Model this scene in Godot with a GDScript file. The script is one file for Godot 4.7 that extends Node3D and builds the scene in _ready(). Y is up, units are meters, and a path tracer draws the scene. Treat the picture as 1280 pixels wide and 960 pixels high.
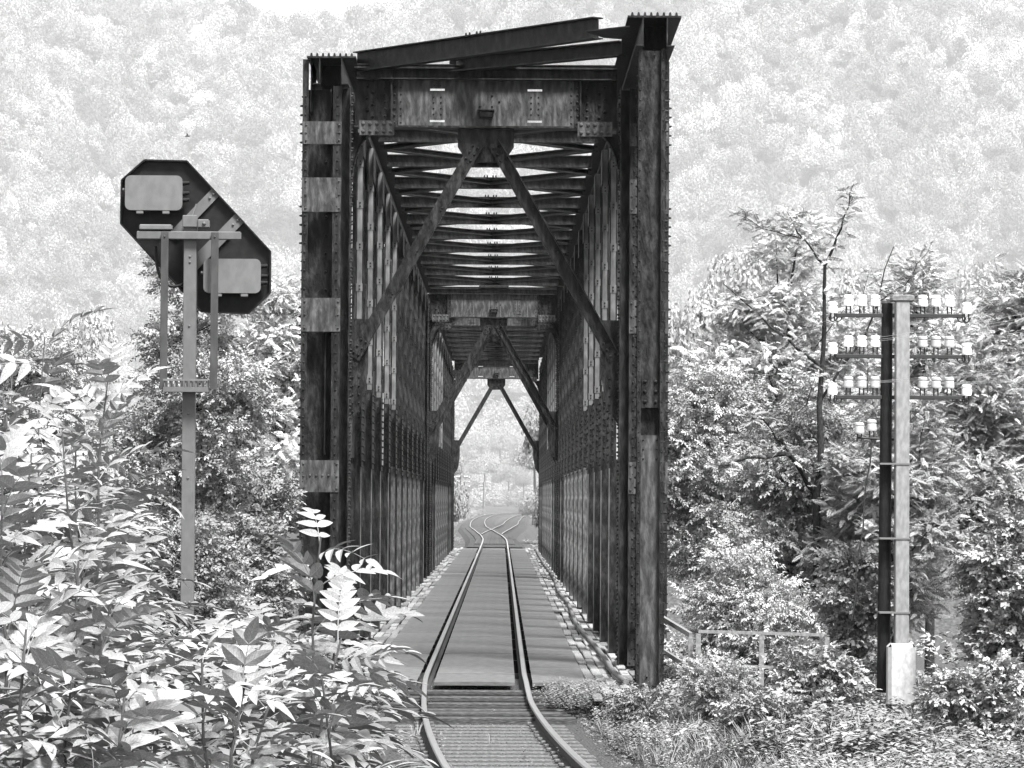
extends Node3D
# A single-track railway runs through a riveted steel truss bridge; x right, y up (0 = rail top on the bridge), depth d = -z from the camera.

# ---------------------------------------------------------------- mesh builder
class MB:
	var v := PackedVector3Array()
	var n := PackedVector3Array()
	var uv := PackedVector2Array()
	var use_uv := false
	func tri(a: Vector3, b: Vector3, c: Vector3):
		var m := (b - a).cross(c - a).normalized()
		v.append_array([a, c, b]); n.append_array([m, m, m])
		if use_uv: uv.append_array([Vector2(.05, .5), Vector2(.05, .5), Vector2(.05, .5)])
	func tri_n(a: Vector3, b: Vector3, c: Vector3, na: Vector3, nb: Vector3, nc: Vector3):
		v.append_array([a, c, b]); n.append_array([na, nc, nb])
		if use_uv: uv.append_array([Vector2(.05, .5), Vector2(.05, .5), Vector2(.05, .5)])
	func tri_uv(ta: Vector2, tb: Vector2, tc: Vector2):
		if use_uv:
			var k := uv.size(); uv[k - 3] = ta; uv[k - 2] = tc; uv[k - 1] = tb
	func quad(a: Vector3, b: Vector3, c: Vector3, d: Vector3):
		tri(a, b, c); tri(a, c, d)
	func box(at: Vector3, size: Vector3, b := Basis()):
		var x := b.x * size.x * .5; var y := b.y * size.y * .5; var z := b.z * size.z * .5
		var p := []
		for i in 8:
			p.append(at + x * (1 if i & 1 else -1) + y * (1 if i & 2 else -1) + z * (1 if i & 4 else -1))
		quad(p[4], p[5], p[7], p[6]); quad(p[1], p[0], p[2], p[3])
		quad(p[5], p[1], p[3], p[7]); quad(p[0], p[4], p[6], p[2])
		quad(p[6], p[7], p[3], p[2]); quad(p[0], p[1], p[5], p[4])
	func bx(x0, x1, y0, y1, z0, z1):
		box(Vector3(x0 + x1, y0 + y1, z0 + z1) * .5, Vector3(absf(x1 - x0), absf(y1 - y0), absf(z1 - z0)))
	# a chamfered box: faces pulled in by c so that edges catch light
	func cbox(at: Vector3, size: Vector3, c: float, b := Basis()):
		var h := size * .5
		var pt := func(sx, sy, sz, ax):
			var q := Vector3(sx * (h.x - (0.0 if ax == 0 else c)), sy * (h.y - (0.0 if ax == 1 else c)), sz * (h.z - (0.0 if ax == 2 else c)))
			return at + b * q
		for s in [-1, 1]:
			for ax in 3:
				var q := []
				for k in [[-1, -1], [1, -1], [1, 1], [-1, 1]]:
					var e := [0, 0, 0]; e[ax] = s; e[(ax + 1) % 3] = k[0]; e[(ax + 2) % 3] = k[1]
					q.append(pt.call(e[0], e[1], e[2], ax))
				if s > 0: quad(q[0], q[1], q[2], q[3])
				else: quad(q[3], q[2], q[1], q[0])
		for ax in 3:
			var a1 := (ax + 1) % 3; var a2 := (ax + 2) % 3
			for s1 in [-1, 1]:
				for s2 in [-1, 1]:
					var e0 := [0, 0, 0]; e0[ax] = -1; e0[a1] = s1; e0[a2] = s2
					var e1 := e0.duplicate(); e1[ax] = 1
					var A = pt.call(e0[0], e0[1], e0[2], a1); var B = pt.call(e1[0], e1[1], e1[2], a1)
					var C = pt.call(e1[0], e1[1], e1[2], a2); var D = pt.call(e0[0], e0[1], e0[2], a2)
					if s1 * s2 > 0: quad(A, D, C, B)
					else: quad(A, B, C, D)
	# a bar of a rectangular section from a to b; w along side, t along the other axis
	func bar(a: Vector3, b: Vector3, w: float, t: float, side := Vector3.RIGHT):
		var d := (b - a).normalized()
		var s := (side - d * side.dot(d)).normalized()
		box((a + b) * .5, Vector3(w, t, a.distance_to(b)), Basis(s, d.cross(s), d))
	func tube(pts: Array, radii: Array, sides := 6, cap := true):
		var last: Array = []; var lastn: Array = []
		for i in pts.size():
			var d: Vector3 = (pts[mini(i + 1, pts.size() - 1)] - pts[maxi(i - 1, 0)]).normalized()
			var u := d.cross(Vector3(.31, .17, .93)).normalized(); var w := d.cross(u)
			var ring := []; var rn := []
			for k in sides:
				var a := TAU * k / sides
				var m := u * cos(a) + w * sin(a)
				ring.append(pts[i] + m * radii[i]); rn.append(m)
			if i > 0:
				for k in sides:
					var j := (k + 1) % sides
					tri_n(last[k], last[j], ring[j], lastn[k], lastn[j], rn[j]); tri_n(last[k], ring[j], ring[k], lastn[k], rn[j], rn[k])
			if cap and (i == 0 or i == pts.size() - 1):
				for k in range(1, sides - 1): tri(ring[0], ring[k], ring[k + 1])
			last = ring; lastn = rn
	# prism: polygon (x, y) extruded from z0 to z1 inside basis b at o
	func prism(poly: Array, z0: float, z1: float, o := Vector3.ZERO, b := Basis()):
		var pp := PackedVector2Array(poly)
		if not Geometry2D.is_polygon_clockwise(pp): pass
		else: pp.reverse()
		var ix := Geometry2D.triangulate_polygon(pp)
		for i in range(0, ix.size(), 3):
			var q := []
			for j in 3: q.append(pp[ix[i + j]])
			if (q[1] - q[0]).cross(q[2] - q[0]) < 0: q.reverse()
			tri(o + b * Vector3(q[0].x, q[0].y, z1), o + b * Vector3(q[1].x, q[1].y, z1), o + b * Vector3(q[2].x, q[2].y, z1))
			tri(o + b * Vector3(q[2].x, q[2].y, z0), o + b * Vector3(q[1].x, q[1].y, z0), o + b * Vector3(q[0].x, q[0].y, z0))
		for i in pp.size():
			var p := pp[i]; var r := pp[(i + 1) % pp.size()]
			quad(o + b * Vector3(p.x, p.y, z0), o + b * Vector3(r.x, r.y, z0), o + b * Vector3(r.x, r.y, z1), o + b * Vector3(p.x, p.y, z1))
	func lathe(o: Vector3, prof: Array, sides := 12):
		for i in range(prof.size() - 1):
			var p: Vector2 = prof[i]; var r: Vector2 = prof[i + 1]
			var dd := (r - p).normalized()
			for k in sides:
				var a := TAU * k / sides; var e := TAU * (k + 1) / sides
				var na := Vector3(cos(a) * dd.y, -dd.x, sin(a) * dd.y); var ne := Vector3(cos(e) * dd.y, -dd.x, sin(e) * dd.y)
				var A := o + Vector3(cos(a) * p.x, p.y, sin(a) * p.x); var B := o + Vector3(cos(e) * p.x, p.y, sin(e) * p.x)
				var C := o + Vector3(cos(e) * r.x, r.y, sin(e) * r.x); var D := o + Vector3(cos(a) * r.x, r.y, sin(a) * r.x)
				tri_n(B, A, D, ne, na, na); tri_n(B, D, C, ne, na, ne)
	func rivet(p: Vector3, m: Vector3, r := .02, h := .018):
		var u := m.cross(Vector3(.3, .9, .2)).normalized(); var w := m.cross(u)
		for k in 6:
			var a := TAU * k / 6; var e := TAU * (k + 1) / 6
			var A := p + (u * cos(a) + w * sin(a)) * r; var B := p + (u * cos(e) + w * sin(e)) * r
			var C := p + (u * cos(e) + w * sin(e)) * r * .62 + m * h; var D := p + (u * cos(a) + w * sin(a)) * r * .62 + m * h
			quad(A, B, C, D); tri(D, C, p + m * h * 1.25)
	# a folded leaf; nseg pairs of quads
	func leaf(base: Vector3, dir: Vector3, up: Vector3, length: float, width: float, fold: float, droop: float, wide := false):
		var side := dir.cross(up).normalized(); up = side.cross(dir).normalized()
		var ts := [0.0, .1, .28, .5, .74, .91, 1.0] if wide else [0.0, .42, 1.0]
		var ws := [.05, .33, .5, .47, .31, .13, .0] if wide else [.04, .5, .0]
		var pc := []; var pl := []; var pr := []; var nl := []; var nr := []
		for i in ts.size():
			var t: float = ts[i]
			var c := base + dir * length * t - Vector3.UP * droop * length * t * t
			var tan := (dir - Vector3.UP * 2.0 * droop * t).normalized()
			pc.append(c)
			pl.append(c - side * ws[i] * width + up * fold * ws[i] * width)
			pr.append(c + side * ws[i] * width + up * fold * ws[i] * width)
			nl.append((-side + up * fold).cross(tan).normalized() * -1.0); nr.append((side + up * fold).cross(tan).normalized())
			if nl[i].dot(up) < 0: nl[i] = -nl[i]
			if nr[i].dot(up) < 0: nr[i] = -nr[i]
		for i in ts.size() - 1:
			var c0 := Vector2(.5, ts[i]); var c1 := Vector2(.5, ts[i + 1])
			var l0 := Vector2(.5 - ws[i], ts[i]); var l1 := Vector2(.5 - ws[i + 1], ts[i + 1]); var r0 := Vector2(.5 + ws[i], ts[i]); var r1 := Vector2(.5 + ws[i + 1], ts[i + 1])
			if i == ts.size() - 2:
				tri_n(pc[i], pl[i + 1], pl[i], nl[i], nl[i + 1], nl[i]); tri_uv(c0, c1, l0)
				tri_n(pc[i], pr[i], pr[i + 1], nr[i], nr[i], nr[i + 1]); tri_uv(c0, r0, c1)
			else:
				tri_n(pc[i], pc[i + 1], pl[i + 1], nl[i], nl[i + 1], nl[i + 1]); tri_uv(c0, c1, l1)
				tri_n(pc[i], pl[i + 1], pl[i], nl[i], nl[i + 1], nl[i]); tri_uv(c0, l1, l0)
				tri_n(pc[i], pr[i], pr[i + 1], nr[i], nr[i], nr[i + 1]); tri_uv(c0, r0, r1)
				tri_n(pc[i], pr[i + 1], pc[i + 1], nr[i], nr[i + 1], nr[i + 1]); tri_uv(c0, r1, c1)
	func mesh(m: Material = null) -> ArrayMesh:
		var a := []; a.resize(Mesh.ARRAY_MAX)
		a[Mesh.ARRAY_VERTEX] = v; a[Mesh.ARRAY_NORMAL] = n
		if use_uv: a[Mesh.ARRAY_TEX_UV] = uv
		var am := ArrayMesh.new()
		am.add_surface_from_arrays(Mesh.PRIMITIVE_TRIANGLES, a)
		if m: am.surface_set_material(0, m)
		return am

# ---------------------------------------------------------------- helpers
var rng := RandomNumberGenerator.new()
var noise := FastNoiseLite.new()
var taken := {}
var MAT := {}

func numbered(called: String) -> String:
	if not taken.has(called):
		taken[called] = 0
		return called
	taken[called] += 1
	return "%s_%03d" % [called, taken[called]]

func thing(called, label, category, at := Vector3.ZERO, group := "") -> Node3D:
	var o := Node3D.new(); o.name = numbered(called); add_child(o); o.position = at
	o.set_meta("label", label); o.set_meta("category", category)
	if group: o.set_meta("group", group)
	return o

func part(called: String, mesh: Mesh, parent: Node, at := Vector3.ZERO, basis := Basis(), stuff := false) -> MeshInstance3D:
	var o := MeshInstance3D.new(); o.mesh = mesh; o.name = called
	o.transform = Transform3D(basis, at)
	parent.add_child(o, true)
	if stuff: o.set_meta("kind", "stuff")
	return o

func structure(called: String, mesh: Mesh) -> MeshInstance3D:
	var o := part(numbered(called), mesh, self); o.set_meta("kind", "structure"); return o

func lin(a: float) -> Color: return Color(a, a, a).linear_to_srgb()

func noise_tex(lo: float, hi: float, freq: float, seed_: int, octaves := 4, stretch := false) -> NoiseTexture2D:
	var t := NoiseTexture2D.new(); t.width = 512; t.height = 512; t.seamless = true; t.generate_mipmaps = false
	var f := FastNoiseLite.new(); f.seed = seed_; f.frequency = freq; f.fractal_octaves = octaves; f.noise_type = FastNoiseLite.TYPE_SIMPLEX_SMOOTH
	t.noise = f
	var g := Gradient.new(); g.offsets = PackedFloat32Array([.15, .5, .85]); g.colors = PackedColorArray([lin(lo), lin(sqrt(lo * hi)), lin(hi)])
	t.color_ramp = g
	return t

# a procedural surface: base tone a +- spread, world triplanar; scale.y small = vertical streaks
func surface(called: String, lo: float, hi: float, rough: float, scale: Vector3, freq := .02, seed_ := 1, metal := 0.0, relief := 0.0) -> StandardMaterial3D:
	var m := StandardMaterial3D.new()
	m.albedo_texture = noise_tex(lo, hi, freq, seed_)
	m.uv1_triplanar = true; m.uv1_world_triplanar = true; m.uv1_scale = scale
	m.roughness = rough; m.metallic = metal; m.metallic_specular = .25
	if relief > 0.0:
		var nt := NoiseTexture2D.new(); nt.width = 512; nt.height = 512; nt.seamless = true; nt.as_normal_map = true; nt.bump_strength = 6.0; nt.generate_mipmaps = false
		var f := FastNoiseLite.new(); f.seed = seed_ + 7; f.frequency = .05; f.fractal_octaves = 4
		nt.noise = f; m.normal_enabled = true; m.normal_texture = nt; m.normal_scale = relief
	MAT[called] = m
	return m

func plain(called: String, a: float, rough: float, metal := 0.0) -> StandardMaterial3D:
	var m := StandardMaterial3D.new(); m.albedo_color = lin(a); m.roughness = rough; m.metallic = metal
	MAT[called] = m
	return m

func leafy(called: String, a: float, through := .5, by_instance := false) -> StandardMaterial3D:
	var m := StandardMaterial3D.new(); m.albedo_color = Color.WHITE if by_instance else lin(a)
	m.vertex_color_use_as_albedo = by_instance
	m.roughness = .6; m.metallic_specular = .25; m.cull_mode = BaseMaterial3D.CULL_DISABLED
	m.backlight_enabled = true; m.backlight = Color(through, through, through)
	MAT[called] = m
	return m

func veined(called: String, a: float, seed_: int):
	# a leaf blade with midrib, side veins, mottling and small dead spots
	var m := leafy(called, a, .2)
	var im := Image.create(96, 192, false, Image.FORMAT_RGB8); var f := FastNoiseLite.new(); f.seed = seed_; f.frequency = .05; f.fractal_octaves = 4
	for y in 192:
		for x in 96:
			var u := (x + .5) / 96.0 - .5; var v := (y + .5) / 192.0
			var c := 1.0 + .35 * f.get_noise_2d(x, y)
			var w := fposmod((v - absf(u) * .55) * 9.0, 1.0)
			c *= 1.0 + .22 * exp(-pow((w - .5) * 9.0, 2.0)) - .12 * exp(-pow((w - .72) * 7.0, 2.0))
			if absf(u) < .018: c *= 1.35
			if f.get_noise_2d(x * 2.2 + 400.0, y * 2.2) > .5: c *= .55
			im.set_pixel(x, y, lin(clampf(a * c, 0, 1)))
	m.albedo_texture = ImageTexture.create_from_image(im); m.albedo_color = Color.WHITE

func scatter(called: String, mesh: Mesh, xf: Array, tone: Array, parent: Node) -> MultiMeshInstance3D:
	var mm := MultiMesh.new(); mm.transform_format = MultiMesh.TRANSFORM_3D; mm.use_colors = true; mm.mesh = mesh
	mm.instance_count = xf.size()
	var buf := PackedFloat32Array(); buf.resize(xf.size() * 16)
	for i in xf.size():
		var t: Transform3D = xf[i]; var o := i * 16
		buf[o] = t.basis.x.x; buf[o + 1] = t.basis.y.x; buf[o + 2] = t.basis.z.x; buf[o + 3] = t.origin.x
		buf[o + 4] = t.basis.x.y; buf[o + 5] = t.basis.y.y; buf[o + 6] = t.basis.z.y; buf[o + 7] = t.origin.y
		buf[o + 8] = t.basis.x.z; buf[o + 9] = t.basis.y.z; buf[o + 10] = t.basis.z.z; buf[o + 11] = t.origin.z
		var c: float = tone[i]
		buf[o + 12] = c; buf[o + 13] = c; buf[o + 14] = c; buf[o + 15] = 1.0
	mm.buffer = buf
	var o := MultiMeshInstance3D.new(); o.multimesh = mm; o.name = called
	parent.add_child(o, true)
	o.set_meta("kind", "stuff")
	return o

func sm(t: float) -> float:
	t = clampf(t, 0, 1); return t * t * (3 - 2 * t)

func rdir() -> Vector3:
	var z := rng.randf_range(-1, 1); var a := rng.randf() * TAU; var r := sqrt(1 - z * z)
	return Vector3(r * cos(a), z, r * sin(a))

# ---------------------------------------------------------------- the lie of the land
const TRACK := [[-.38, 55.5], [-.38, 216.0], [-.52, 240.0], [-1.1, 275.0], [-2.14, 330.0], [-2.65, 415.0], [-2.4, 498.0], [-1.2, 573.0], [2.6, 640.0], [9.0, 690.0], [22.0, 747.0], [50.0, 813.0]]
func track_x(d: float) -> float:
	if d < 55.5: return -.38 + (55.5 - d) * (55.5 - d) / 580.0
	for i in TRACK.size() - 1:
		if d <= TRACK[i + 1][1]:
			var t: float = (d - TRACK[i][1]) / (TRACK[i + 1][1] - TRACK[i][1])
			var p0: float = TRACK[maxi(i - 1, 0)][0]; var p3: float = TRACK[mini(i + 2, TRACK.size() - 1)][0]
			return cubic_interpolate(TRACK[i][0], TRACK[i + 1][0], p0, p3, t)
	return 50.0
func track_y(d: float) -> float: return -.13 * sm((53.0 - d) / 4.0)

func ridge(x: float) -> float:   # height of the ridge behind
	return 164.5 + 35.0 * sm((x + 75.0) / 90.0) + 10.0 * sm((-x - 120.0) / 40.0) - 5.0 * sin((x + 120.0) * .02)

func ground_y(x: float, d: float) -> float:
	var y := -.42
	y += 1.55 * sm((track_x(clampf(d, 0, 60)) - 1.9 - x) / 2.2) * sm((38.0 - d) / 22.0)
	y += noise.get_noise_2d(x * 5.0, d * 5.0) * .12 * sm((absf(x - track_x(minf(d, 800))) - 1.8) / 2.0)
	y -= 5.2 * sm((d - 56.5) / 14.0) * sm((206.0 - d) / 14.0)
	if d > 215.0: y += .35 * sm((absf(x - track_x(d)) - 4.0) / 20.0) * sm((d - 230.0) / 120.0) * 9.0 * (0.4 + .6 * sm((absf(x) - 10.0) / 60.0))
	if d > 860.0:
		var t := clampf((d - 860.0) / 390.0, 0, 1.3)
		var s := t if t < .9 else .9 + (t - .9) * .35
		y += (s * ridge(x) / .955) * sm(t * 6.0 + .1) + (noise.get_noise_2d(x * .9, d * .9) * 9.0 + 7.0 * absf(sin(x * .028 + d * .006)) - 4.5) * sm(t * 3) * sm((1.25 - t) * 4.0)
	return y

func build_ground():
	var ds := []; var d := -12.0
	while d < 1420.0:
		ds.append(d); d += 1.6 if d < 62 else (4.0 if d < 230 else (14.0 if d < 860 else 12.0))
	var xs := []; var x := -330.0
	while x < 331.0:
		xs.append(x); x += 1.1 if absf(x) < 12.0 else (3.0 if absf(x) < 40 else 12.0)
	var st := SurfaceTool.new(); st.begin(Mesh.PRIMITIVE_TRIANGLES)
	for j in ds.size():
		for i in xs.size(): st.add_vertex(Vector3(xs[i], ground_y(xs[i], ds[j]), -ds[j]))
	var w := xs.size()
	for j in ds.size() - 1:
		for i in w - 1:
			var a := j * w + i
			for q in [a, a + w, a + 1, a + 1, a + w, a + w + 1]: st.add_index(q)
	st.generate_normals(); st.set_material(MAT.earth)
	structure("ground", st.commit())
	var r := MB.new(); r.bx(-330, 330, -5.35, -4.9, -193, -72)
	structure("river", r.mesh(MAT.water))

# ---------------------------------------------------------------- the railway
func sweep(profile: Array, d0: float, d1: float, step: float, fx: Callable, fy: Callable, off: float) -> MB:
	var m := MB.new(); var last := []
	var d := d0
	while true:
		var x: float = fx.call(d); var x2: float = fx.call(d + .5)
		var fwd := Vector3(x2 - x, 0, -.5).normalized(); var side := fwd.cross(Vector3.UP).normalized()
		var c := Vector3(x, fy.call(d), -d) + side * off
		var ring := []
		for p in profile: ring.append(c + side * p[0] + Vector3.UP * p[1])
		if last:
			for k in profile.size():
				var j := (k + 1) % profile.size()
				m.quad(last[k], last[j], ring[j], ring[k])
		last = ring
		if d >= d1: break
		d = minf(d + step, d1)
	return m

func build_track():
	var head := [[-.036, -.005], [-.036, -.035], [.036, -.035], [.036, -.005], [.026, 0.0], [-.026, 0.0]]
	var body := [[-.008, -.036], [-.01, -.15], [-.07, -.165], [-.07, -.18], [.07, -.18], [.07, -.165], [.01, -.15], [.008, -.036]]
	var tr := Node3D.new(); tr.name = "railway_track"; add_child(tr); tr.set_meta("kind", "structure")
	tr.set_meta("label", "single railway track running through the truss bridge and curving away"); 
	for off in [-.75, .75]:
		var r := part("rail", sweep(body, 4.0, 216.0, .8, track_x, track_y, off).mesh(MAT.rail_side), tr)
		part("running_surface", sweep(head, 4.0, 216.0, .8, track_x, track_y, off).mesh(MAT.rail_top), r)
		var r2 := part("rail", sweep(body, 216.0, 800.0, 5.0, track_x, track_y, off).mesh(MAT.rail_side), tr)
		part("running_surface", sweep(head, 216.0, 800.0, 5.0, track_x, track_y, off).mesh(MAT.rail_top), r2)
	# the fishplates of the joint in front of the bridge
	for off in [-.75, .75]:
		var dj := 50.3
		var f := MB.new(); f.bx(-.045, .045, -.13, -.04, -.35, .35)
		for k in 4: f.rivet(Vector3(.045, -.085, -.27 + .18 * k), Vector3.RIGHT, .022, .025)
		part("fishplate", f.mesh(MAT.rail_side), tr, Vector3(track_x(dj) + off, track_y(dj), -dj))
	# steel trough sleepers on the curve, close timbers just before the bridge
	var s := MB.new()
	var prof := [[-.15, -.26], [-.115, -.185], [.115, -.185], [.15, -.26]]
	for k in 3:
		var p: Array = prof[k]; var q: Array = prof[k + 1]
		s.quad(Vector3(-1.12, p[1], p[0]), Vector3(-1.12, q[1], q[0]), Vector3(1.12, q[1], q[0]), Vector3(1.12, p[1], p[0]))
		for e in [-1, 1]:
			var A := Vector3(e * 1.12, p[1], p[0]); var B := Vector3(e * 1.12, q[1], q[0])
			var C := Vector3(e * 1.28, q[1] - .1, q[0] * 1.1); var D := Vector3(e * 1.28, p[1] - .1, p[0] * 1.1)
			if e > 0: s.quad(A, B, C, D)
			else: s.quad(D, C, B, A)
	for e in [-1, 1]:
		for o in [-.1, .1]:
			s.cbox(Vector3(e * .75 + o, -.155, 0), Vector3(.07, .04, .12), .01)
	var sm_ := s.mesh(MAT.sleeper)
	var tb := MB.new(); tb.cbox(Vector3(0, -.165, 0), Vector3(2.5, .12, .22), .015)
	var tms := [tb.mesh(MAT.timber_dark), tb.mesh(MAT.timber)]
	var d := 30.0; var k := 0
	while d < 52.2:
		var yaw := -atan2(track_x(d + .5) - track_x(d), .5)
		if d < 47.2:
			part("sleeper", sm_, tr, Vector3(track_x(d) + rng.randf_range(-.02, .02), track_y(d) + rng.randf_range(-.002, .003), -d), Basis(Vector3.UP, yaw + rng.randf_range(-.01, .01)))
			d += .6
		else:
			part("sleeper", tms[k % 2], tr, Vector3(track_x(d) + rng.randf_range(-.05, .05), track_y(d) + rng.randf_range(-.012, .012), -d), Basis(Vector3.UP, yaw + rng.randf_range(-.015, .015)))
			d += .46
		k += 1
	d = 216.5
	while d < 330.0:   # sleepers beyond the bridge
		var yaw := -atan2(track_x(d + .5) - track_x(d), .5)
		part("sleeper", tms[1], tr, Vector3(track_x(d), 0, -d), Basis(Vector3.UP, yaw))
		d += .75
	# ballast beds
	var bed := [[-1.45, -.195], [-2.1, -.5], [2.1, -.5], [1.45, -.195]]
	structure("ballast_bed", sweep(bed, 2.0, 56.5, 1.0, track_x, track_y, 0.0).mesh(MAT.ballast))
	structure("ballast_bed", sweep([[-1.6, -.2], [-2.4, -.75], [2.4, -.75], [1.6, -.2]], 206.0, 800.0, 4.0, track_x, track_y, 0.0).mesh(MAT.ballast))
	# the second track that joins beyond the bridge
	var sid := func(dd: float) -> float:
		var P := [[250.0, -.66], [262.0, -.7], [315.0, .15], [362.0, .95], [425.0, 1.5], [540.0, 3.2], [627.0, 7.4], [690.0, 15.0], [760.0, 34.0]]
		for i in P.size() - 1:
			if dd <= P[i + 1][0]: return cubic_interpolate(P[i][1], P[i + 1][1], P[maxi(i - 1, 0)][1], P[mini(i + 2, P.size() - 1)][1], (dd - P[i][0]) / (P[i + 1][0] - P[i][0]))
		return 34.0
	var br := Node3D.new(); br.name = "railway_siding"; add_child(br); br.set_meta("kind", "structure")
	br.set_meta("label", "second track that branches off to the right beyond the bridge")
	for off in [-.75, .75]:
		var r := part("rail", sweep(body, 262.0, 750.0, 5.0, sid, track_y, off).mesh(MAT.rail_side), br)
		part("running_surface", sweep(head, 262.0, 750.0, 5.0, sid, track_y, off).mesh(MAT.rail_top), r)
	structure("ballast_bed", sweep([[-1.5, -.215], [-2.3, -.75], [2.3, -.75], [1.5, -.215]], 255.0, 750.0, 4.0, sid, track_y, 0.0).mesh(MAT.ballast))
	# loose stones between the sleepers
	var stones := []; var tones := []
	var sb := MB.new()
	var ico := [Vector3(1, 0, 0), Vector3(-1, 0, .1), Vector3(0, .7, .2), Vector3(.1, -.7, 0), Vector3(0, .1, 1), Vector3(.2, 0, -1)]
	for t in [[0, 2, 4], [2, 1, 4], [1, 3, 4], [3, 0, 4], [2, 0, 5], [1, 2, 5], [3, 1, 5], [0, 3, 5]]: sb.tri(ico[t[0]], ico[t[1]], ico[t[2]])
	for i in 16000:
		var dd := rng.randf_range(33, 55); var xx := rng.randfn(0, .95) if i < 9000 else (1.0 if rng.randf() < .7 else -1.0) * rng.randf_range(1.3, 2.3)
		if absf(xx) > 2.3: continue
		if absf(xx) < 1.3 and dd < 47.2 and absf(fposmod(dd - 30.0 + .3, .6) - .3) < .135 and rng.randf() < .9: continue
		var b := Basis(rdir(), rng.randf() * TAU).scaled(Vector3.ONE * (rng.randf_range(.007, .015) if absf(xx) < 1.35 else rng.randf_range(.012, .03)))
		var yy := -.197 if absf(xx) < 1.45 else -.197 - (absf(xx) - 1.45) * .46
		stones.append(Transform3D(b, Vector3(track_x(dd) + xx, track_y(dd) + yy + rng.randf_range(-.004, .006), -dd))); tones.append(.02 + .16 * pow(rng.randf(), 3.0))
	var so := scatter("ballast_stones", sb.mesh(MAT.stone), stones, tones, self)
	so.set_meta("label", "loose grey ballast stones between and beside the sleepers"); so.set_meta("category", "ballast")

# ---------------------------------------------------------------- the bridge
const BX := -.29
const P0 := 57.6      # depth of the first portal
const PAN := 5.08     # panel length
const INNER := 2.2    # half clear width
func nd(k: float) -> float: return P0 + PAN * k

var cache := {}

func rivet_grid(m: MB, o: Vector3, du: Vector3, dv: Vector3, nu: int, nv: int, nrm: Vector3, r := .02):
	for i in nu:
		for j in nv: m.rivet(o + du * i + dv * j, nrm, r, r * .95)

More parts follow.
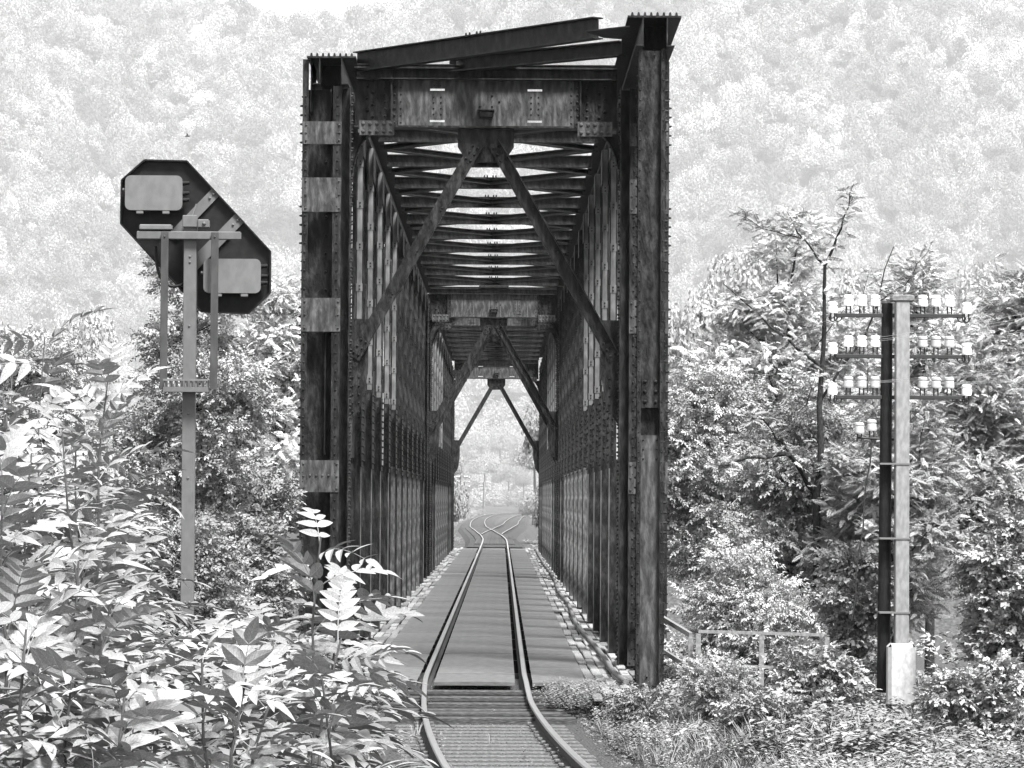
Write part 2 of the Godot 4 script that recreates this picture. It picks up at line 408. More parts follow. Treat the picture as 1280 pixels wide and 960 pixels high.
# sides: s = -1 left, +1 right; u grows outwards from the inner face
func post_meshes(kind: String, s: int) -> Dictionary:
	var key := kind + str(s)
	if cache.has(key): return cache[key]
	var b := MB.new(); var rv := MB.new(); var gu := MB.new(); var cv := MB.new(); var st := MB.new(); var bk := MB.new(); var lw := MB.new(); var gu2 := MB.new(); var cliprv := PackedVector3Array(); var cliprn := PackedVector3Array(); var edge := MB.new(); var clips := []; var battens := []
	var U := func(m: MB, u0, u1, y0, y1, z0, z1): m.bx(minf(s * u0, s * u1), maxf(s * u0, s * u1), y0, y1, z0, z1)
	var out := Vector3(s, 0, 0); var inn := -out; var fr := Vector3(0, 0, 1)
	if kind == "inner":
		for leg in [[0.0, .125, .018], [.5, .625, .59]]:
			U.call(b, leg[0], leg[1], -.05, 9.42, .14, .156); U.call(b, leg[0], leg[1], -.05, 9.42, -.156, -.14)
			U.call(b, leg[2], leg[2] + .016, -.05, 9.42, -.139, .139)
		U.call(b, .036, .588, -.04, 3.4, -.012, .012)
		U.call(b, .126, .499, 0.0, 3.3, .142, .153)
		U.call(st, .012, .1, 4.76, 9.42, .157, .163)
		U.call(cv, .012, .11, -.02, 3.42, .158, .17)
		var y := 4.95
		while y < 9.2:
			var c := MB.new(); U.call(c, .002, .112, y - .07, y + .07, .164, .172)
			var cr := MB.new(); rivet_grid(cr, Vector3(s * .055, y - .03, .172), Vector3(0, .06, 0), Vector3.ZERO, 2, 1, fr, .018); cliprv.append_array(cr.v); cliprn.append_array(cr.n)
			clips.append(c); y += .74
		rv.v.append_array(cliprv); rv.n.append_array(cliprn)
		U.call(edge, -.004, .011, -.02, 3.24, .158, .169)
		for yy in [5.3, 6.8, 8.3]:
			U.call(b, .126, .499, yy, yy + .3, .142, .152)
		U.call(gu, -.014, -.002, 3.25, 4.75, -.42, .42)
		U.call(gu2, -.014, -.002, 8.75, 9.4, -.5, .5)
		rivet_grid(rv, Vector3(s * -.014, 3.35, .36), Vector3(0, .13, 0), Vector3(0, 0, -.1), 11, 2, inn, .024)
		rivet_grid(rv, Vector3(s * -.014, 3.35, -.1), Vector3(0, .13, 0), Vector3(0, 0, -.22), 11, 2, inn, .024)
		rivet_grid(rv, Vector3(s * .06, 3.35, .156), Vector3(0, .11, 0), Vector3(.06 * s, 0, 0), 12, 1, fr, .02)
		rivet_grid(rv, Vector3(s * .018, .1, .06), Vector3(0, .16, 0), Vector3.ZERO, 19, 1, inn, .018)
	elif kind == "portal":
		# outer leg, inner leg, back web, side plate with its rivets
		U.call(b, .70, .80, -.05, 9.86, .16, .18); U.call(b, .78, .80, -.05, 9.86, -.2, .159)
		U.call(b, .16, .30, -.05, 9.42, .16, .18); U.call(b, .16, .18, -.05, 9.42, -.2, .159)
		U.call(bk, .181, .779, -.05, 9.4, -.2, -.18); U.call(bk, .66, .675, 9.0, 9.86, -1.4, .14)
		U.call(b, .40, .415, 3.4, 5.6, -.19, .02)
		U.call(bk, 0.0, .02, -.05, 9.43, -.28, .30)
		U.call(bk, .021, .159, -.05, 9.4, .02, .035)
		for q in [[8.47, 8.84], [7.36, 7.92], [5.40, 5.95], [2.78, 3.30], [-.02, .5]]:
			var t := MB.new(); U.call(t, .158, .802, q[0], q[1], .182, .196)
			for e in [.195, .74]:
				for f in 3: t.rivet(Vector3(s * e, lerpf(q[0] + .06, q[1] - .06, f / 2.0), .196), fr, .021, .018)
			if q[0] > 2 and q[0] < 3: rivet_grid(t, Vector3(s * .33, 3.05, .196), Vector3(s * .1, 0, 0), Vector3.ZERO, 4, 1, fr, .021)
			battens.append(t)
		var y := .1
		while y < 9.3:
			rv.rivet(Vector3(s * .23, y, .18), fr, .019, .017); rv.rivet(Vector3(s * .75, y, .18), fr, .019, .017)
			rv.rivet(Vector3(0, y, .24), inn, .026, .03); rv.rivet(Vector3(0, y + .06, .1), inn, .026, .03)
			if fmod(y, 1.7) < .75: rv.rivet(Vector3(s * .80, y, .1), out, .024, .04)
			else: rv.rivet(Vector3(s * .80, y, .1), out, .018, .016)
			if y > 5.9 and y < 8.4 and fmod(y, .3) < .16: rv.rivet(Vector3(s * .42, y, -.18), fr, .03, .025)
			y += .15
		# the curved knee between post and portal girder
		var prev := Vector2(-.0, 7.7)
		for i in range(1, 9):
			var a := PI * .5 * i / 8.0
			var p := Vector2(-.42 * (1 - cos(a)), 7.7 + .98 * sin(a))
			gu.quad(Vector3(s * prev.x, prev.y, .14), Vector3(s * p.x, p.y, .14), Vector3(s * p.x, p.y, -.12), Vector3(s * prev.x, prev.y, -.12))
			gu.quad(Vector3(s * prev.x, prev.y, -.12), Vector3(s * p.x, p.y, -.12), Vector3(s * (p.x + .015), p.y + .01, .14), Vector3(s * (prev.x + .015), prev.y + .01, .14))
			gu.tri(Vector3(s * prev.x, prev.y, .0), Vector3(s * p.x, p.y, .0), Vector3(s * .02, 8.68, .0))
			rv.rivet(Vector3(s * (p.x + prev.x) * .5, (p.y + prev.y) * .5, .1), inn, .02, .02)
			prev = p
		# plate that carries the foot of the portal strut
		gu2.prism([Vector2(s * -.30, 5.62), Vector2(s * -.002, 5.62), Vector2(s * -.002, 3.9), Vector2(s * -.2, 4.2), Vector2(s * -.30, 4.75)], .05, .064)
		rivet_grid(rv, Vector3(s * -.05, 4.1, .064), Vector3(0, .14, 0), Vector3(s * -.1, 0, 0), 5, 2, fr, .02)
	else:
		# the end post that stands in front on the right: a broad channel
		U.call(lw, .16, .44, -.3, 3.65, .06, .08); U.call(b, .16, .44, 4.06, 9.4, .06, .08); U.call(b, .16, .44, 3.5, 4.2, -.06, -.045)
		for f in [.10, .44]:
			U.call(b, f, f + .06, -.3, 9.42, .155, .175); U.call(b, f, f + .06, -.3, 9.42, -.24, -.22)
			U.call(b, f if f > .3 else f + .045, f + .06 if f > .3 else f + .059, -.3, 9.42, -.219, .154)
		U.call(b, .503, .53, -.3, 9.42, -.1, -.085)
		U.call(gu, .17, .43, 4.06, 4.55, .082, .096)
		rivet_grid(gu, Vector3(s * .22, 4.15, .096), Vector3(s * .16, 0, 0), Vector3(0, .15, 0), 2, 3, fr, .03)
		rivet_grid(rv, Vector3(s * .2, 3.3, .08), Vector3(s * .2, 0, 0), Vector3(0, .14, 0), 2, 3, fr, .016)
		U.call(gu2, .505, .53, 3.75, 4.75, -.08, .1)
		var y := -.2
		while y < 9.3:
			rv.rivet(Vector3(s * .128, y, .175), fr, .014, .012); rv.rivet(Vector3(s * .47, y, .175), fr, .012, .01)
			var big := fmod(y + .2, 2.1) < .8 or (y > 3.7 and y < 4.8)
			rv.rivet(Vector3(s * (.53 if y > 3.7 and y < 4.75 else .505), y, .05), out, .026 if big else .018, .05 if big else .016)
			rv.rivet(Vector3(s * .1, y + .07, .03), inn, .022, .03)
			y += .15
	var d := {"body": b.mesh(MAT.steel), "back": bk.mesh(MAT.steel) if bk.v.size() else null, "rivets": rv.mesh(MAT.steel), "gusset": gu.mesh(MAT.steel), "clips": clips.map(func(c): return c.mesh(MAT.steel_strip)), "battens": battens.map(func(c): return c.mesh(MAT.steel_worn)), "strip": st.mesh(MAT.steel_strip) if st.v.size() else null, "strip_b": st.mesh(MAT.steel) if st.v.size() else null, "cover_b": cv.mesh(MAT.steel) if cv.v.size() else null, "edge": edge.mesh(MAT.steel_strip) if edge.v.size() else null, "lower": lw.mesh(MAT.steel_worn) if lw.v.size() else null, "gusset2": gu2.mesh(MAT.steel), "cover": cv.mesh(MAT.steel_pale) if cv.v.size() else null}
	cache[key] = d
	return d

func put_post(span: Node3D, kind: String, s: int, d: float, pale: bool, detailed: bool, pale_top: bool):
	var m := post_meshes(kind, s)
	var p := part("end_post" if kind == "end" else ("portal_post" if kind == "portal" else "post"), m.body, span, Vector3(s * INNER, 0, -d) - span.position + Vector3(BX, 0, 0))
	part("knee_plate" if kind == "portal" else "gusset_plate", m.gusset, p)
	part("gusset_plate", m.gusset2, p)
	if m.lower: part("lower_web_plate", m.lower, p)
	if m.back: part("back_plate", m.back, p)
	if m.strip: part("flange_strip", m.strip if pale_top else m.strip_b, p)  # nearer posts: lit look of the flange face put into a paler steel
	part("rivet_heads", m.rivets, p, Vector3.ZERO, Basis(), true)
	for q in m.battens: part("batten_plate", q, p)
	if m.edge and not pale: part("edge_angle", m.edge, p)  # bright sky glint along the angle edge, put into its pale colour
	if detailed and pale_top:
		for q in m.clips: part("clip_plate", q, p)
	if m.cover and not pale: part("cover_plate", m.cover_b, p)
	if pale and m.cover:  # these posts take the cover plate in a paler tone
		var c := part("cover_plate", m.cover, p); c.set_meta("label", "pale cover plate on the lower post")

func portal(span: Node3D, d: float):
	var o := Vector3(BX, 0, -d) - span.position
	var g := MB.new()
	# web with four slots cut through it
	var cuts := [-1.44, -.92, -.68, .68, .92, 1.44]
	for i in cuts.size() - 1:
		var x0: float = cuts[i]; var x1: float = cuts[i + 1]
		if i == 1 or i == 3:
			g.bx(x0, x1, 8.79, 8.86, 0, .02); g.bx(x0, x1, 8.895, 9.375, 0, .02); g.bx(x0, x1, 9.41, 9.72, 0, .02)
		else: g.bx(x0, x1, 8.79, 9.72, 0, .02)
	var gw := part("portal_girder", g.mesh(MAT.steel_worn), span, o)
	var f := MB.new(); f.bx(-2.16, 2.16, 8.755, 8.785, -.16, .18); part("bottom_flange", f.mesh(MAT.steel), gw)
	f = MB.new(); f.bx(-2.16, 2.16, 9.725, 9.755, -.16, .16); part("top_flange", f.mesh(MAT.steel), gw)
	f = MB.new(); f.cbox(Vector3(0, 9.80, .05), Vector3(1.0, .08, .36), .01)
	for k in 9: f.rivet(Vector3(-.42 + .105 * k, 9.84, .17), Vector3.UP, .02, .05)
	part("cap_plate", f.mesh(MAT.steel), gw)
	for s in [-1, 1]:
		f = MB.new(); f.bx(minf(s * 1.442, s * 2.15), maxf(s * 1.442, s * 2.15), 8.79, 9.72, -.1, -.08)
		f.bx(minf(s * 1.444, s * 1.54), maxf(s * 1.444, s * 1.54), 8.79, 9.72, .022, .036)
		f.bx(minf(s * 1.54, s * 1.56), maxf(s * 1.54, s * 1.56), 8.79, 9.72, -.079, .1)
		f.bx(minf(s * 1.8, s * 2.0), maxf(s * 1.8, s * 2.0), 8.79, 9.62, -.079, -.06)
		part("end_panel", f.mesh(MAT.steel), gw)
		var r := MB.new()
		for j in 8:
			r.rivet(Vector3(s * 1.5, 8.85 + j * .115, .036), Vector3(0, 0, 1), .022, .018); r.rivet(Vector3(s * 1.4, 8.85 + j * .115, .02), Vector3(0, 0, 1), .018, .012)
			r.rivet(Vector3(s * 1.66, 8.85 + j * .115, -.08), Vector3(0, 0, 1), .024, .02)
			if j % 2: r.rivet(Vector3(s * 1.86, 8.85 + j * .1, -.06), Vector3(0, 0, 1), .03, .03)
			else: r.rivet(Vector3(s * 1.95, 8.85 + j * .1, -.06), Vector3(0, 0, 1), .03, .03)
		for i in 2:
			for j in 4: r.rivet(Vector3(s * (.74 + .12 * i), 8.99 + j * .095, .02), Vector3(0, 0, 1), .016, .014)
			r.rivet(Vector3(s * (.75 + .1 * i), 9.46, .02), Vector3(0, 0, 1), .016, .014)
		part("rivet_heads", r.mesh(MAT.steel), gw, Vector3.ZERO, Basis(), true)
		f = MB.new(); f.bx(minf(s * 1.5, s * 2.07), maxf(s * 1.5, s * 2.07), 8.62, 8.86, .185, .2)
		for i in 5:
			for j in 2: f.rivet(Vector3(s * (1.56 + .112 * i), 8.68 + .13 * j, .2), Vector3(0, 0, 1), .034, .022)
		part("splice_plate", f.mesh(MAT.steel_worn), gw)
	f = MB.new(); f.cbox(Vector3(0, 8.98, .09), Vector3(.24, .12, .13), .02); f.bx(-.14, .14, 9.04, 9.055, .022, .17)
	f.rivet(Vector3(-.1, 9.12, .02), Vector3(0, 0, 1)); f.rivet(Vector3(.1, 9.12, .02), Vector3(0, 0, 1)); f.rivet(Vector3(.1, 9.3, .02), Vector3(0, 0, 1)); f.rivet(Vector3(.22, 9.2, .02), Vector3(0, 0, 1))
	part("lamp_bracket", f.mesh(MAT.steel), gw)
	# apex gusset and the two struts of the inverted V
	f = MB.new(); f.prism([Vector2(-.46, 8.75), Vector2(.46, 8.75), Vector2(.46, 8.45), Vector2(.3, 8.2), Vector2(-.3, 8.2), Vector2(-.46, 8.45)], .0, .016)
	part("apex_gusset", f.mesh(MAT.steel), span, o)
	for s in [-1, 1]:
		f = MB.new()
		var a := Vector3(s * .13, 8.52, .05); var b := Vector3(s * 2.14, 4.98, .08)
		var dir := (b - a).normalized(); var across := dir.cross(Vector3.BACK).normalized()
		f.bar(a, b, .19, .016, across)
		f.bar(a + across * .095 + Vector3(0, 0, -.07), b + across * .095 + Vector3(0, 0, -.07), .016, .15, across)
		f.bar(a - across * .10 + Vector3(0, 0, .045), b - across * .10 + Vector3(0, 0, .045), .016, .1, across)
		for e in [0.08, .2, .32]:
			for q in [-.045, .045]:
				f.rivet(a + dir * e + across * q + Vector3(0, 0, .008), Vector3(0, 0, 1), .026, .022); f.rivet(b - dir * e + across * q + Vector3(0, 0, .008), Vector3(0, 0, 1), .026, .022)
		for e in [.3, .5, .7]:
			f.rivet(a.lerp(b, e) - across * .03 + Vector3(0, 0, .008), Vector3(0, 0, 1), .018, .014); f.rivet(a.lerp(b, e + .012) - across * .03 + Vector3(0, 0, .008), Vector3(0, 0, 1), .018, .014)
		part("portal_strut", f.mesh(MAT.steel), span, o)

func lateral(span: Node3D, xa: float, da: float, xb: float, db: float, called := "lateral_brace", low := 9.66, tall := .3):
	var A := Vector3(xa, low + tall * .5, -da); var B := Vector3(xb, low + tall * .5, -db)
	var f := MB.new(); var d := (B - A).normalized(); var side := d.cross(Vector3.UP).normalized()
	var c := A.lerp(B, .5)
	f.bar(A - c + Vector3.UP * tall * .46, B - c + Vector3.UP * tall * .46, .2, .018, side)
	f.bar(A - c - Vector3.UP * tall * .46, B - c - Vector3.UP * tall * .46, .2, .018, side)
	f.bar(A - c, B - c, .018, tall * .9, side)
	for e in [.47, .485, .515, .53]: f.rivet((A - c).lerp(B - c, e) + Vector3.UP * tall * .49, Vector3.UP, .022, .05)
	part(called, f.mesh(MAT.steel), span, c + Vector3(BX, 0, 0) - span.position)

func build_span(label: String, kl: int, kr: int, n: int, shift: float, portals: Array, pale_ks: Array, near: bool) -> Node3D:
	# kl / kr: first panel point of the left and of the right truss
	var d0 := nd(kr) + shift
	var span := thing("truss_bridge_span", label, "bridge", Vector3(BX, 0, -d0), "spans of the truss bridge")
	for s in [-1, 1]:
		var k0: int = kl if s < 0 else kr
		var da := nd(k0) + shift - .3; var db := nd(k0 + n) + .3
		if k0 + n == kl + n and near and s < 0: db -= .5
		var ctr := Vector3(BX, 0, -(da + db) * .5) - span.position
		var L := (db - da) * .5
		var t := MB.new()
		var U := func(m: MB, u0, u1, y0, y1, z0, z1): m.bx(minf(s * u0, s * u1), maxf(s * u0, s * u1), y0, y1, z0, z1)
		U.call(t, INNER - .07, INNER + .73, 9.87, 9.9, -L, L)
		for u in [.15, .51]:
			U.call(t, INNER + u, INNER + u + .018, 9.44, 9.868, -L, L - .002)
			U.call(t, INNER + u + (.02 if u > .3 else -.1), INNER + u + (.12 if u > .3 else -.002), 9.44, 9.456, -L, L - .004)
		U.call(t, INNER + .17, INNER + .508, 9.5, 9.86, L - 1.0, L - .98)
		for i in 8: t.rivet(Vector3(s * (INNER + .0 + .094 * i), 9.9, L - .06), Vector3.UP, .024, .05)
		part("top_chord", t.mesh(MAT.steel), span, ctr)
		var bt := MB.new(); U.call(bt, INNER + .05, INNER + .58, -.75, -.06, -L, L)
		part("bottom_chord", bt.mesh(MAT.steel), span, ctr)
		for i in n + 1:
			var k := k0 + i
			var d := nd(k) + (shift if i == 0 else 0.0) - (.5 if near and s < 0 and i == n else 0.0)
			var kind := "inner"
			if k in portals: kind = "portal"
			elif s > 0 and i == 0 and near: kind = "end"
			elif i == 0 or i == n: kind = "portal"
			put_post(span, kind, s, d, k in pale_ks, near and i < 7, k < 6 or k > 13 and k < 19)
			if i < n:   # crossed web diagonals between the legs
				var d2 := nd(k + 1)
				for q in [[0.0, 9.4, .27], [9.4, 0.0, .34]]:
					var f := MB.new()
					var A := Vector3(s * (INNER + q[2]), q[0], -d); var B := Vector3(s * (INNER + q[2]), q[1], -d2)
					var c := (A + B) * .5
					f.bar(A - c, B - c, .02, .26, Vector3.RIGHT)
					part("diagonal", f.mesh(MAT.steel), span, c + Vector3(BX, 0, 0) - span.position)
	for k in portals: portal(span, nd(k) + (shift if k == kl else 0.0) )
	# top laterals in crosses, floor beams
	for k in range(kl, kr + n + 1):
		lateral(span, -2.12, nd(k) - .05, 2.12, nd(k) - .05, "top_strut", 9.55, .25)
		if k < kr + n:
			lateral(span, -2.1, nd(k - .5) if k > kl else nd(k), 2.1, nd(k + .5) if k > kl else nd(k + .5), "lateral_brace", 9.64, .11)
			lateral(span, 2.1, nd(k - .5) if k > kl else nd(k), -2.1, nd(k + .5), "lateral_brace", 9.645, .1)
	for k in range(kl, kr + n + 1):
		var f := MB.new(); f.bx(-2.2, 2.2, -1.1, -.42, -.12, .12)
		part("floor_beam", f.mesh(MAT.steel), span, Vector3(BX, 0, -nd(k)) - span.position)
	return span

func build_bridge():
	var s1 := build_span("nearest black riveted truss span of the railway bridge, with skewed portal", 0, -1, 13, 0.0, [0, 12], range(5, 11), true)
	# the skewed end strut and its companion over the open corner
	lateral(s1, -2.12, nd(0) + .1, 1.72, nd(-1) + .75, "skew_end_strut", 9.68, .34)
	lateral(s1, -.6, nd(0) - .0, 2.16, nd(-.45), "skew_end_strut", 9.68, .24)
	var gp := MB.new(); gp.prism([Vector2(1.5, .3), Vector2(2.15, .9), Vector2(2.15, -.6), Vector2(1.8, -.4)], 0, .016, Vector3.ZERO, Basis(Vector3(1, 0, 0), Vector3(0, 0, 1), Vector3(0, -1, 0)))
	part("corner_plate", gp.mesh(MAT.steel), s1, Vector3(BX, 9.72, -nd(-1) - .4) - s1.position)
	var s2 := build_span("far truss span of the railway bridge, seen through the nearest span", 13, 12, 12, .9, [13, 24], range(16, 22), false)
	# decking between and beside the rails
	var tx := -.38
	for i in 2:
		var sp: Node3D = s1 if i == 0 else s2
		var d := 52.3 if i == 0 else nd(12.6)
		var end := nd(12.6) if i == 0 else nd(26)
		while d < end - .2:
			var ln := minf(2.4, end - d)
			for q in [[-.60, .60, 0.003], [.86, 1.66, .0], [-1.66, -.86, .0]]:
				var dk := MB.new()
				var x0: float = q[0]; var x1: float = q[1]; var segs := 6 if q[2] > 0 else 1
				for j in segs:
					var a := lerpf(x0, x1, float(j) / segs); var b := lerpf(x0, x1, float(j + 1) / segs)
					var ha: float = q[2] * (1 - pow(2 * a / (x1 - x0), 2)) if segs > 1 else 0.0
					var hb: float = q[2] * (1 - pow(2 * b / (x1 - x0), 2)) if segs > 1 else 0.0
					var z0 := -ln * .5 + .012; var z1 := ln * .5 - .012
					dk.quad(Vector3(a, ha * 3, z1), Vector3(b, hb * 3, z1), Vector3(b, hb * 3, z0), Vector3(a, ha * 3, z0))
					dk.quad(Vector3(a, ha - .05, z1), Vector3(b, hb - .05, z1), Vector3(b, hb * 3, z1), Vector3(a, ha * 3, z1))
				part("deck_panel", dk.mesh(MAT.deck if rng.randf() < .6 else MAT.deck_b), sp, Vector3(tx, -.03 + rng.randf_range(-.004, .004), -d - ln * .5) - sp.position)
			d += ln
	# walkway boards on both sides; short, uneven and weathered
	var bm := []
	for k in 6:
		var q := MB.new(); q.cbox(Vector3.ZERO, Vector3(.137 + .004 * (k % 3), .05, 1.0), .012); bm.append([q.v, q.n])
	var mats := [MAT.board, MAT.board_b, MAT.board_c]
	var meshes := []
	for k in 6:
		for m in mats:
			var q := MB.new(); q.v = bm[k][0]; q.n = bm[k][1]; meshes.append(q.mesh(m))
	for s in [-1, 1]:
		for row in 7:
			var x: float = s * (1.74 + row * .152)
			var d := 48.5 + (row % 2) * .9 + rng.randf() * .3 if s > 0 and row < 4 else 52.0 + rng.randf()
			while d < nd(26):
				var ln := rng.randf_range(1.6, 2.3)
				var sp: Node3D = s1 if d < nd(12.6) else s2
				if row < 5 or (fmod((d - P0) / PAN + 10.0, 1.0) > .06 and fmod((d + ln - P0) / PAN + 10.0, 1.0) > .1 and fmod((d - P0) / PAN + 10.0, 1.0) < fmod((d + ln - P0) / PAN + 10.0, 1.0)):
					part("walkway_board", meshes[rng.randi() % meshes.size()], sp, Vector3(tx + x + rng.randf_range(-.012, .012), -.06 + rng.randf_range(-.03, .03), -d - ln * .5) - sp.position,
						Basis(Vector3.UP, rng.randf_range(-.008, .008)) * Basis(Vector3.RIGHT, rng.randf_range(-.012, .012)) * Basis.from_scale(Vector3(1, 1, ln - rng.randf_range(.05, .12))))
				d += ln
	# warped kerb timber along the right walkway
	var kt := MB.new(); var pts := [[1.80, 186.0], [1.74, 145.0], [1.79, 119.0], [1.66, 101.0], [1.72, 90.0], [1.62, 75.5], [1.71, 65.0], [1.75, 58.0], [1.76, 54.0], [1.86, 50.8]]
	var pv := []; var pr := []
	for i in pts.size() - 1:
		for j in 4:
			var t := j / 4.0
			pv.append(Vector3(cubic_interpolate(pts[i][0], pts[i + 1][0], pts[maxi(i - 1, 0)][0], pts[mini(i + 2, pts.size() - 1)][0], t), .03, -lerpf(pts[i][1], pts[i + 1][1], t))); pr.append(.045)
	kt.tube(pv, pr, 6)
	var kn := thing("cable_duct", "long wavy cable duct lying on the right-hand walkway boards", "duct", Vector3(0, 0, -100))
	part("casing", kt.mesh(MAT.board_b), kn, Vector3(0, 0, 100))
	# abutments and pier that carry the trusses
	for q in [[-4.2, 52.0, 60.5, "near"], [-4.2, nd(12.1), nd(13.3), "pier"], [-4.2, nd(23.9), nd(26), "far"]]:
		var ab := MB.new(); ab.bx(-4.2, 3.6, -6.5, -1.12, -q[2], -q[1]); ab.bx(-1.7, 1.1, -1.119, -.3, -q[2] - .01, -q[2] + .6 if q[3] == "far" else -q[2])
		ab.bx(-3.2, -2.1, -1.118, -.77, -q[2], -q[1]); ab.bx(1.6, 2.7, -1.118, -.77, -q[2], -q[1])
		var nn: String = {"near": "near", "pier": "middle", "far": "far"}[q[3]]
		var pn := thing("bridge_pier" if q[3] == "pier" else "bridge_abutment", "stone " + ("pier under the middle of the truss bridge" if q[3] == "pier" else "abutment under the " + nn + " end of the truss bridge"), "pier" if q[3] == "pier" else "abutment", Vector3(-.3, -6.5, -(q[1] + q[2]) * .5))
		part("masonry", ab.mesh(MAT.concrete), pn, -pn.position)

# ---------------------------------------------------------------- the signal
func build_signal():
	var D := 29.0; var mx := -2.58
	var gy := ground_y(mx, D) - .1
	var o := thing("railway_signal", "railway signal seen from behind, grey octagonal board on a steel mast", "signal", Vector3(mx, gy, -D))
	var X := func(px: float) -> float: return (px - 236.0) * D / 4400.0
	var H := func(py: float) -> float: return 2.71 + (622.0 - py) * D / 4400.0 - gy
	var V := func(px, py) -> Vector2: return Vector2(X.call(px), H.call(py))
	# mast: a channel
	var m := MB.new(); m.cbox(Vector3(0, H.call(275.0) * .5, 0), Vector3(.105, H.call(275.0), .02), .004)
	m.bx(-.0525, -.042, 0, H.call(275.0) - .002, -.09, -.011); m.bx(.042, .0525, 0, H.call(275.0) - .002, -.09, -.011)
	for y in [760.0, 755.0]: for x in [-.015, .02]: m.rivet(Vector3(x, H.call(y), .01), Vector3.BACK, .012, .008)
	for y in [323.0, 330.0, 410.0, 520.0, 600.0]: m.rivet(Vector3(0, H.call(y), .01), Vector3.BACK, .012, .008)
	part("mast", m.mesh(MAT.signal_grey), o)
	# board
	var poly := [V.call(176, 200.5), V.call(229.7, 201.5), V.call(335.5, 314.5), V.call(335.5, 367), V.call(308, 393), V.call(249, 391), V.call(147, 281), V.call(147.5, 226)]
	m = MB.new(); m.prism(poly, -.155, -.15)
	var bd := part("signal_board", m.mesh(MAT.signal_dark), o)
	m = MB.new()
	for i in poly.size():
		var a: Vector2 = poly[i]; var b: Vector2 = poly[(i + 1) % poly.size()]
		var c := (a + b) * .5; var dd := (b - a).normalized()
		m.box(Vector3(c.x, c.y, -.125), Vector3(a.distance_to(b), .012, .055), Basis(Vector3(dd.x, dd.y, 0), Vector3(-dd.y, dd.x, 0), Vector3.BACK))
	part("rim", m.mesh(MAT.signal_dark), bd)
	# diagonal stiffeners
	for q in [[213, 296, 266, 240, .085], [233, 338, 297, 272, .1]]:
		m = MB.new(); var a: Vector2 = V.call(q[0], q[1]); var b: Vector2 = V.call(q[2], q[3])
		m.bar(Vector3(a.x, a.y, -.13), Vector3(b.x, b.y, -.13), q[4], .02, Vector3(-1, 1, 0))
		for e in [.86, .95]: m.rivet(Vector3(lerpf(a.x, b.x, e), lerpf(a.y, b.y, e), -.12), Vector3.BACK, .013, .012)
		part("stiffener", m.mesh(MAT.signal_grey), bd)
	# two lamp housings with hinged lids
	for q in [[154.7, 221.8, 224.4, 264.2], [253.8, 325.8, 323.5, 367.6]]:
		m = MB.new(); var a: Vector2 = V.call(q[0], q[3]); var b: Vector2 = V.call(q[2], q[1]); var r := .045; var pl := []
		for c in [[b.x - r, b.y - r, 0.0], [a.x + r, b.y - r, PI * .5], [a.x + r, a.y + r, PI], [b.x - r, a.y + r, PI * 1.5]]:
			for k in 5: pl.append(Vector2(c[0], c[1]) + Vector2.from_angle(c[2] + PI * .5 * k / 4.0) * r)
		m.prism(pl, -.149, -.03)
		var hs := part("lamp_housing", m.mesh(MAT.signal_grey), bd)
		m = MB.new(); var lid := []
		for p in pl: lid.append((p - (a + b) * .5) * 1.03 + (a + b) * .5)
		m.prism(lid, -.029, -.012); part("lid", m.mesh(MAT.signal_light), hs)
		for e in [.25, .72]:
			m = MB.new(); m.cbox(Vector3(lerpf(a.x, b.x, e), a.y - .02, -.03), Vector3(.06, .03, .03), .005); part("hinge", m.mesh(MAT.signal_light), hs)
		for e in [.3, .5, .8]:
			m = MB.new(); m.tube([Vector3(b.x, lerpf(a.y, b.y, e), -.07), Vector3(b.x + .06, lerpf(a.y, b.y, e) + .005, -.07)], [.022, .014], 8); part("latch_knob", m.mesh(MAT.signal_dark), hs)
		m = MB.new(); m.tube([Vector3(a.x - .03, lerpf(a.y, b.y, .6), -.05), Vector3(a.x, lerpf(a.y, b.y, .6), -.05)], [.012, .016], 6); part("latch_pin", m.mesh(MAT.signal_light), hs)
	# cross channel, guard rails, step, small fittings
	m = MB.new(); m.cbox(Vector3(X.call(235.0), H.call(297.0), .04), Vector3(.86, .066, .05), .006)
	part("cross_channel", m.mesh(MAT.signal_grey), o)
	m = MB.new(); m.cbox(Vector3(X.call(193.5), H.call(287.0), .03), Vector3(.27, .045, .09), .008); part("lid_plate", m.mesh(MAT.signal_light), o)
	for q in [205.5, 268.0]:
		m = MB.new(); var y0: float = H.call(490.0); var y1: float = H.call(293.0)
		m.cbox(Vector3(X.call(q), (y0 + y1) * .5, .09), Vector3(.062, y1 - y0, .012), .003); m.bx(X.call(q) - .031, X.call(q) - .022, y0, y1 - .01, .02, .083)
		m.rivet(Vector3(X.call(q), y1 - .04, .096), Vector3.BACK, .01, .008)
		part("guard_rail", m.mesh(MAT.signal_dark_grey), o)
	m = MB.new(); m.bx(X.call(206.0), X.call(262.0), H.call(493.0), H.call(487.0), -.05, .16)
	var stp := part("step", m.mesh(MAT.signal_grey), o)
	for k in 9:
		m = MB.new(); m.bx(X.call(207.0) + k * .043, X.call(207.0) + k * .043 + .012, H.call(487.0) + .001, H.call(477.5), -.05, .16); part("grating_bar", m.mesh(MAT.signal_grey), stp)
	m = MB.new(); m.bx(X.call(206.0), X.call(262.0), H.call(479.5), H.call(477.0), .161, .17); part("step_edge", m.mesh(MAT.signal_light), stp)
	m = MB.new(); m.cbox(Vector3(X.call(253.0), H.call(282.0), .03), Vector3(.1, .07, .06), .008); m.rivet(Vector3(X.call(254.0), H.call(282.0), .06), Vector3.BACK, .018, .02)
	m.tube([Vector3(X.call(238.0), H.call(274.0), .02), Vector3(X.call(243.5), H.call(257.0), .0)], [.01, .008], 6); m.cbox(Vector3(0, H.call(279.0), .03), Vector3(.125, .1, .03), .006)
	part("clamp", m.mesh(MAT.signal_grey), o)
	m = MB.new(); var cp := []; var cr := []
